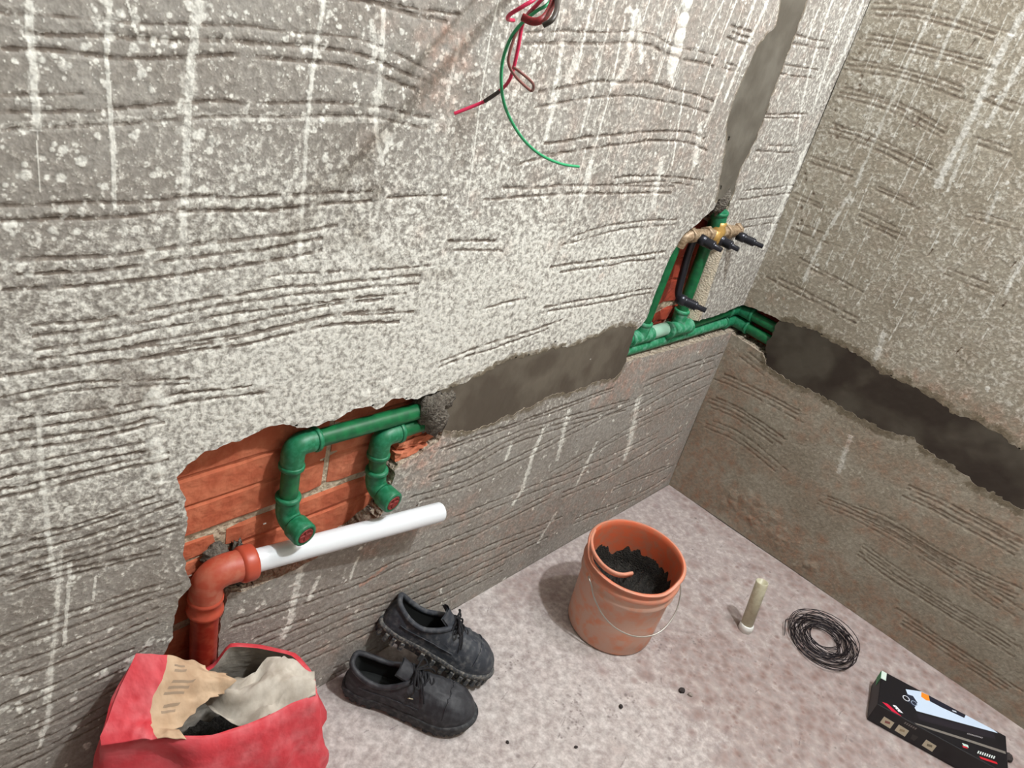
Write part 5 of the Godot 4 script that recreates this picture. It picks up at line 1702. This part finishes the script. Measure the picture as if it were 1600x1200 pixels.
const GROOVES_LEFT := [
	[[-1.890, 1.283, -1.779, 1.285, -1.642, 1.294, -1.504, 1.293, -1.345, 1.259], 3, 0.017],
	[[-1.525, 1.335, -1.432, 1.338, -1.343, 1.340], 1, 0.000],
	[[-1.516, 1.338, -1.430, 1.331, -1.349, 1.328], 1, 0.000],
	[[-1.896, 1.209, -1.823, 1.214], 1, 0.000],
	[[-1.897, 1.195, -1.812, 1.199, -1.712, 1.209, -1.636, 1.213, -1.471, 1.216, -1.343, 1.200], 2, 0.018],
	[[-1.904, 1.102, -1.870, 1.100, -1.717, 1.099, -1.627, 1.095, -1.445, 1.097], 2, 0.016],
	[[-1.443, 1.085, -1.301, 1.085], 1, 0.000],
	[[-1.909, 1.044, -1.817, 1.038, -1.723, 1.039, -1.624, 1.042, -1.497, 1.049], 3, 0.017],
	[[-1.898, 0.963, -1.819, 0.960, -1.730, 0.962, -1.618, 0.965, -1.467, 0.959, -1.323, 0.950], 3, 0.015],
	[[-1.619, 0.983, -1.562, 0.985, -1.366, 0.969, -1.285, 0.966], 1, 0.000],
	[[-1.799, 0.913, -1.614, 0.919, -1.491, 0.923, -1.342, 0.914], 2, 0.016],
	[[-1.919, 0.922, -1.704, 0.907, -1.613, 0.903, -1.488, 0.904, -1.322, 0.883], 2, 0.014],
	[[-1.198, 0.862, -1.009, 0.869], 1, 0.000],
	[[-1.237, 0.771, -1.125, 0.781, -0.899, 0.795], 2, 0.012],
	[[-1.282, 1.009, -1.141, 0.993], 2, 0.017],
	[[-1.922, 0.883, -1.836, 0.878, -1.676, 0.846], 2, 0.012],
	[[-1.925, 0.849, -1.816, 0.835, -1.736, 0.830, -1.586, 0.813], 2, 0.012],
	[[-1.927, 0.819, -1.817, 0.804, -1.736, 0.802], 2, 0.012],
	[[-1.930, 0.783, -1.848, 0.775, -1.744, 0.762], 2, 0.012],
	[[-1.933, 0.755, -1.864, 0.748, -1.753, 0.742, -1.727, 0.740], 2, 0.013],
	[[-1.939, 0.678, -1.852, 0.666, -1.716, 0.674], 3, 0.014],
	[[-1.943, 0.630, -1.830, 0.620, -1.710, 0.614], 3, 0.012],
	[[-1.945, 0.602, -1.894, 0.597, -1.709, 0.561], 2, 0.014],
	[[-1.952, 0.516, -1.851, 0.509, -1.708, 0.490], 3, 0.014],
	[[-1.957, 0.457, -1.870, 0.446, -1.717, 0.443], 3, 0.016],
	[[-1.963, 0.382, -1.873, 0.379, -1.762, 0.380], 3, 0.017],
	[[-1.968, 0.322, -1.894, 0.312, -1.772, 0.325], 3, 0.020],
	[[-1.973, 0.258, -1.888, 0.253, -1.793, 0.262], 2, 0.021],
	[[-1.632, 0.339, -1.546, 0.326, -1.342, 0.287, -1.208, 0.283, -0.946, 0.260, -0.678, 0.257], 2, 0.019],
	[[-1.604, 0.264, -1.397, 0.237, -1.191, 0.204, -0.919, 0.175, -0.566, 0.124], 2, 0.022],
	[[-1.562, 0.201, -1.358, 0.186, -1.180, 0.148, -0.924, 0.118, -0.669, 0.100], 2, 0.021],
	[[-1.530, 0.142, -1.316, 0.121, -1.067, 0.083, -0.838, 0.069], 2, 0.023],
	[[-1.369, 0.036, -1.048, 0.006, -0.934, -0.004], 2, 0.019],
	[[-1.244, 0.454, -1.060, 0.434, -0.874, 0.444, -0.552, 0.469, -0.370, 0.469], 2, 0.017],
	[[-1.203, 0.511, -1.099, 0.506, -0.967, 0.524, -0.808, 0.515, -0.485, 0.480], 3, 0.016],
	[[-1.185, 0.560, -1.057, 0.556, -0.868, 0.551, -0.591, 0.546], 2, 0.012],
	[[-1.131, 0.344, -0.900, 0.326, -0.642, 0.301, -0.401, 0.292, -0.199, 0.295], 2, 0.021],
	[[-0.761, 0.335, -0.583, 0.354, -0.250, 0.381], 2, 0.018],
	[[-0.669, 0.236, -0.429, 0.221, -0.071, 0.243], 2, 0.023],
	[[-0.392, 0.147, -0.002, 0.102], 2, 0.018],
	[[-0.450, 0.386, -0.224, 0.396, -0.002, 0.406], 2, 0.022],
	[[-0.447, 0.438, -0.232, 0.465, 0.010, 0.474], 2, 0.024],
	[[-0.464, 0.525, -0.272, 0.529, -0.006, 0.524], 2, 0.018],
	[[-0.553, 0.095, -0.200, 0.045, -0.011, 0.051], 2, 0.021],
	[[-1.209, 1.329, -1.045, 1.347, -0.900, 1.356, -0.787, 1.344, -0.611, 1.339], 2, 0.015],
	[[-1.149, 1.246, -0.991, 1.270, -0.812, 1.275, -0.545, 1.249], 2, 0.021],
	[[-1.103, 1.165, -0.946, 1.177, -0.715, 1.191, -0.544, 1.171], 2, 0.017],
	[[-1.170, 1.128, -1.013, 1.157], 1, 0.000],
	[[-0.867, 1.097, -0.708, 1.099, -0.508, 1.079], 2, 0.013],
	[[-1.219, 1.092, -0.983, 1.089, -0.561, 1.073], 2, 0.017],
	[[-0.976, 0.982, -0.818, 0.999, -0.567, 0.995], 2, 0.013],
	[[-0.991, 0.924, -0.778, 0.920, -0.571, 0.913], 2, 0.013],
	[[-0.978, 0.838, -0.757, 0.830, -0.573, 0.823], 2, 0.014],
	[[-0.631, 1.399, -0.531, 1.395], 3, 0.010],
	[[-0.609, 1.335, -0.521, 1.329], 2, 0.012],
	[[-0.376, 1.410, -0.127, 1.415], 2, 0.016],
	[[-0.342, 1.345, -0.093, 1.348], 2, 0.017],
	[[-0.337, 1.239, -0.099, 1.246], 2, 0.013],
	[[-0.309, 1.167, -0.081, 1.159], 2, 0.014],
	[[-0.296, 1.047, 0.002, 1.052], 2, 0.019],
	[[-0.269, 0.969, 0.041, 0.966], 2, 0.019],
]
const GROOVES_RIGHT := [
	[[-0.147, 1.501, -0.031, 1.480], 2, 0.016],
	[[0.010, 1.519, 0.138, 1.535, 0.339, 1.525], 3, 0.013],
	[[0.010, 1.449, 0.143, 1.461, 0.337, 1.462], 3, 0.012],
	[[0.006, 1.384, 0.157, 1.401, 0.329, 1.393], 3, 0.012],
	[[-0.009, 1.320, 0.145, 1.326, 0.300, 1.303], 3, 0.012],
	[[0.032, 1.233, 0.155, 1.234, 0.312, 1.217], 3, 0.014],
	[[0.011, 1.137, 0.166, 1.138], 2, 0.013],
	[[0.207, 1.127, 0.327, 1.122], 2, 0.013],
	[[0.040, 0.966, 0.156, 0.966], 2, 0.019],
	[[0.197, 1.055, 0.331, 1.047], 3, 0.013],
	[[0.057, 0.883, 0.295, 0.869], 2, 0.015],
	[[0.410, 1.145, 0.550, 1.160], 2, 0.016],
	[[0.451, 1.003, 0.572, 1.007], 2, 0.014],
	[[0.030, 0.806, 0.234, 0.801, 0.329, 0.799], 2, 0.016],
	[[0.008, 1.037, 0.105, 1.037], 2, 0.015],
	[[0.342, 1.397, 0.428, 1.393], 2, 0.015],
	[[0.359, 1.306, 0.477, 1.300], 2, 0.015],
	[[0.002, 0.455, 0.156, 0.473, 0.308, 0.477], 3, 0.015],
	[[0.014, 0.371, 0.126, 0.385, 0.282, 0.376], 4, 0.013],
	[[0.035, 0.292, 0.159, 0.309, 0.327, 0.286], 3, 0.015],
	[[0.050, 0.561, 0.145, 0.546], 3, 0.013],
	[[0.446, 0.280, 0.548, 0.300, 0.729, 0.310, 1.002, 0.298], 4, 0.012],
	[[0.525, 0.307, 0.648, 0.328, 0.808, 0.327, 0.973, 0.353], 4, 0.011],
	[[0.627, 0.445, 0.727, 0.455, 0.917, 0.460], 4, 0.013],
	[[0.608, 0.213, 0.746, 0.204, 0.918, 0.210, 1.047, 0.211], 5, 0.010],
	[[0.763, 0.093, 0.942, 0.096, 1.107, 0.098], 4, 0.012],
	[[0.755, 0.465, 0.909, 0.475], 3, 0.011],
]
const DRIPS_LEFT := [
	[[-1.866, 1.293, -1.867, 1.255, -1.866, 1.215, -1.867, 1.176], 0.0090],
	[[-1.867, 1.176, -1.868, 1.115], 0.0013],
	[[-1.796, 1.302, -1.800, 1.249, -1.797, 1.180, -1.796, 1.090], 0.0057],
	[[-1.780, 1.304, -1.770, 1.273], 0.0028],
	[[-1.707, 1.313, -1.714, 1.249, -1.717, 1.174, -1.718, 1.085, -1.723, 1.004], 0.0109],
	[[-1.723, 1.004, -1.726, 0.961], 0.0073],
	[[-1.558, 1.331, -1.563, 1.267, -1.564, 1.200, -1.559, 1.101, -1.555, 1.002], 0.0068],
	[[-1.471, 1.331, -1.463, 1.259, -1.457, 1.186, -1.435, 1.133], 0.0080],
	[[-1.485, 1.311, -1.474, 1.267], 0.0106],
	[[-1.466, 1.235, -1.455, 1.215], 0.0174],
	[[-1.444, 1.182, -1.428, 1.160], 0.0185],
	[[-1.337, 1.310, -1.339, 1.259, -1.339, 1.233], 0.0063],
	[[-1.278, 1.366, -1.279, 1.315, -1.268, 1.189, -1.252, 1.056], 0.0031],
	[[-1.245, 1.353, -1.247, 1.318], 0.0040],
	[[-1.120, 1.330, -1.109, 1.223], 0.0109],
	[[-1.073, 1.315, -1.084, 1.265], 0.0195],
	[[-1.073, 1.391, -1.068, 1.286], 0.0062],
	[[-1.017, 1.398, -1.013, 1.279, -1.010, 1.171], 0.0066],
	[[-0.955, 1.391, -0.945, 1.347, -0.937, 1.295, -0.961, 1.266], 0.0170],
	[[-0.942, 1.387, -0.890, 1.309], 0.0133],
	[[-0.977, 1.373, -0.961, 1.266, -0.959, 1.183, -0.957, 1.082], 0.0057],
	[[-0.686, 1.439, -0.709, 1.386], 0.0051],
	[[-0.639, 1.444, -0.654, 1.326, -0.649, 1.225], 0.0055],
	[[-0.566, 1.454, -0.580, 1.368, -0.586, 1.267, -0.593, 1.200], 0.0079],
	[[-0.514, 1.460, -0.540, 1.353, -0.549, 1.255], 0.0121],
	[[-0.726, 1.285, -0.670, 1.119], 0.0058],
	[[-1.101, 1.244, -1.105, 1.170], 0.0124],
	[[-0.720, 1.140, -0.688, 1.021], 0.0234],
	[[-0.956, 1.136, -0.951, 1.038], 0.0152],
	[[-0.615, 1.213, -0.577, 1.117], 0.0250],
	[[-0.217, 1.497, -0.205, 1.415, -0.166, 1.286, -0.097, 1.176], 0.0110],
	[[-0.113, 1.509, -0.112, 1.402, -0.071, 1.250], 0.0111],
	[[-0.040, 1.518, -0.028, 1.401, -0.049, 1.307], 0.0177],
	[[-0.020, 1.168, -0.020, 1.053, -0.035, 0.866], 0.0290],
	[[-0.270, 1.477, -0.269, 1.389], 0.0074],
	[[-1.873, 0.629, -1.890, 0.469, -1.909, 0.346], 0.0071],
	[[-1.863, 0.601, -1.878, 0.448], 0.0058],
	[[-1.886, 0.846, -1.886, 0.669, -1.883, 0.589], 0.0071],
	[[-1.744, 0.752, -1.748, 0.709], 0.0127],
	[[-1.740, 0.808, -1.745, 0.799], 0.0146],
	[[-1.832, 0.561, -1.838, 0.514], 0.0044],
	[[-1.488, 0.407, -1.495, 0.279, -1.510, 0.219], 0.0179],
	[[-1.353, 0.353, -1.366, 0.291], 0.0072],
	[[-1.441, 0.349, -1.462, 0.294], 0.0105],
	[[-0.849, 0.501, -0.862, 0.412, -0.862, 0.314], 0.0126],
	[[-0.766, 0.531, -0.750, 0.372], 0.0164],
	[[-0.578, 0.373, -0.614, 0.236], 0.0109],
	[[-0.959, 0.500, -0.962, 0.448], 0.0095],
	[[-0.856, 0.332, -0.886, 0.284], 0.0109],
	[[-0.438, 0.477, -0.396, 0.313, -0.392, 0.243], 0.0247],
	[[-0.669, 0.169, -0.713, 0.075], 0.0108],
	[[-1.896, 0.421, -1.907, 0.315, -1.923, 0.253], 0.0063],
]
const DRIPS_RIGHT := [
	[[0.148, 1.561, 0.148, 1.484, 0.149, 1.351, 0.152, 1.241, 0.156, 1.105], 0.0079],
	[[0.211, 1.567, 0.209, 1.484, 0.214, 1.413], 0.0093],
	[[0.337, 1.567, 0.332, 1.472, 0.339, 1.345, 0.340, 1.167], 0.0181],
	[[0.381, 1.484, 0.378, 1.327], 0.0118],
	[[0.153, 1.091, 0.135, 0.930, 0.135, 0.824], 0.0105],
	[[0.356, 1.283, 0.367, 1.169], 0.0095],
	[[0.390, 0.791, 0.404, 0.700], 0.0161],
	[[0.199, 1.380, 0.192, 1.246], 0.0034],
	[[0.469, 1.207, 0.478, 1.131], 0.0080],
	[[0.274, 1.356, 0.273, 1.264], 0.0032],
	[[0.037, 0.974, 0.037, 0.859], 0.0057],
	[[0.585, 1.095, 0.591, 0.999], 0.0079],
	[[0.439, 0.488, 0.458, 0.365], 0.0138],
	[[0.367, 0.699, 0.368, 0.618], 0.0039],
	[[0.237, 1.572, 0.242, 1.477], 0.0031],
	[[0.092, 1.500, 0.095, 1.427], 0.0034],
	[[0.307, 1.560, 0.313, 1.453], 0.0029],
]
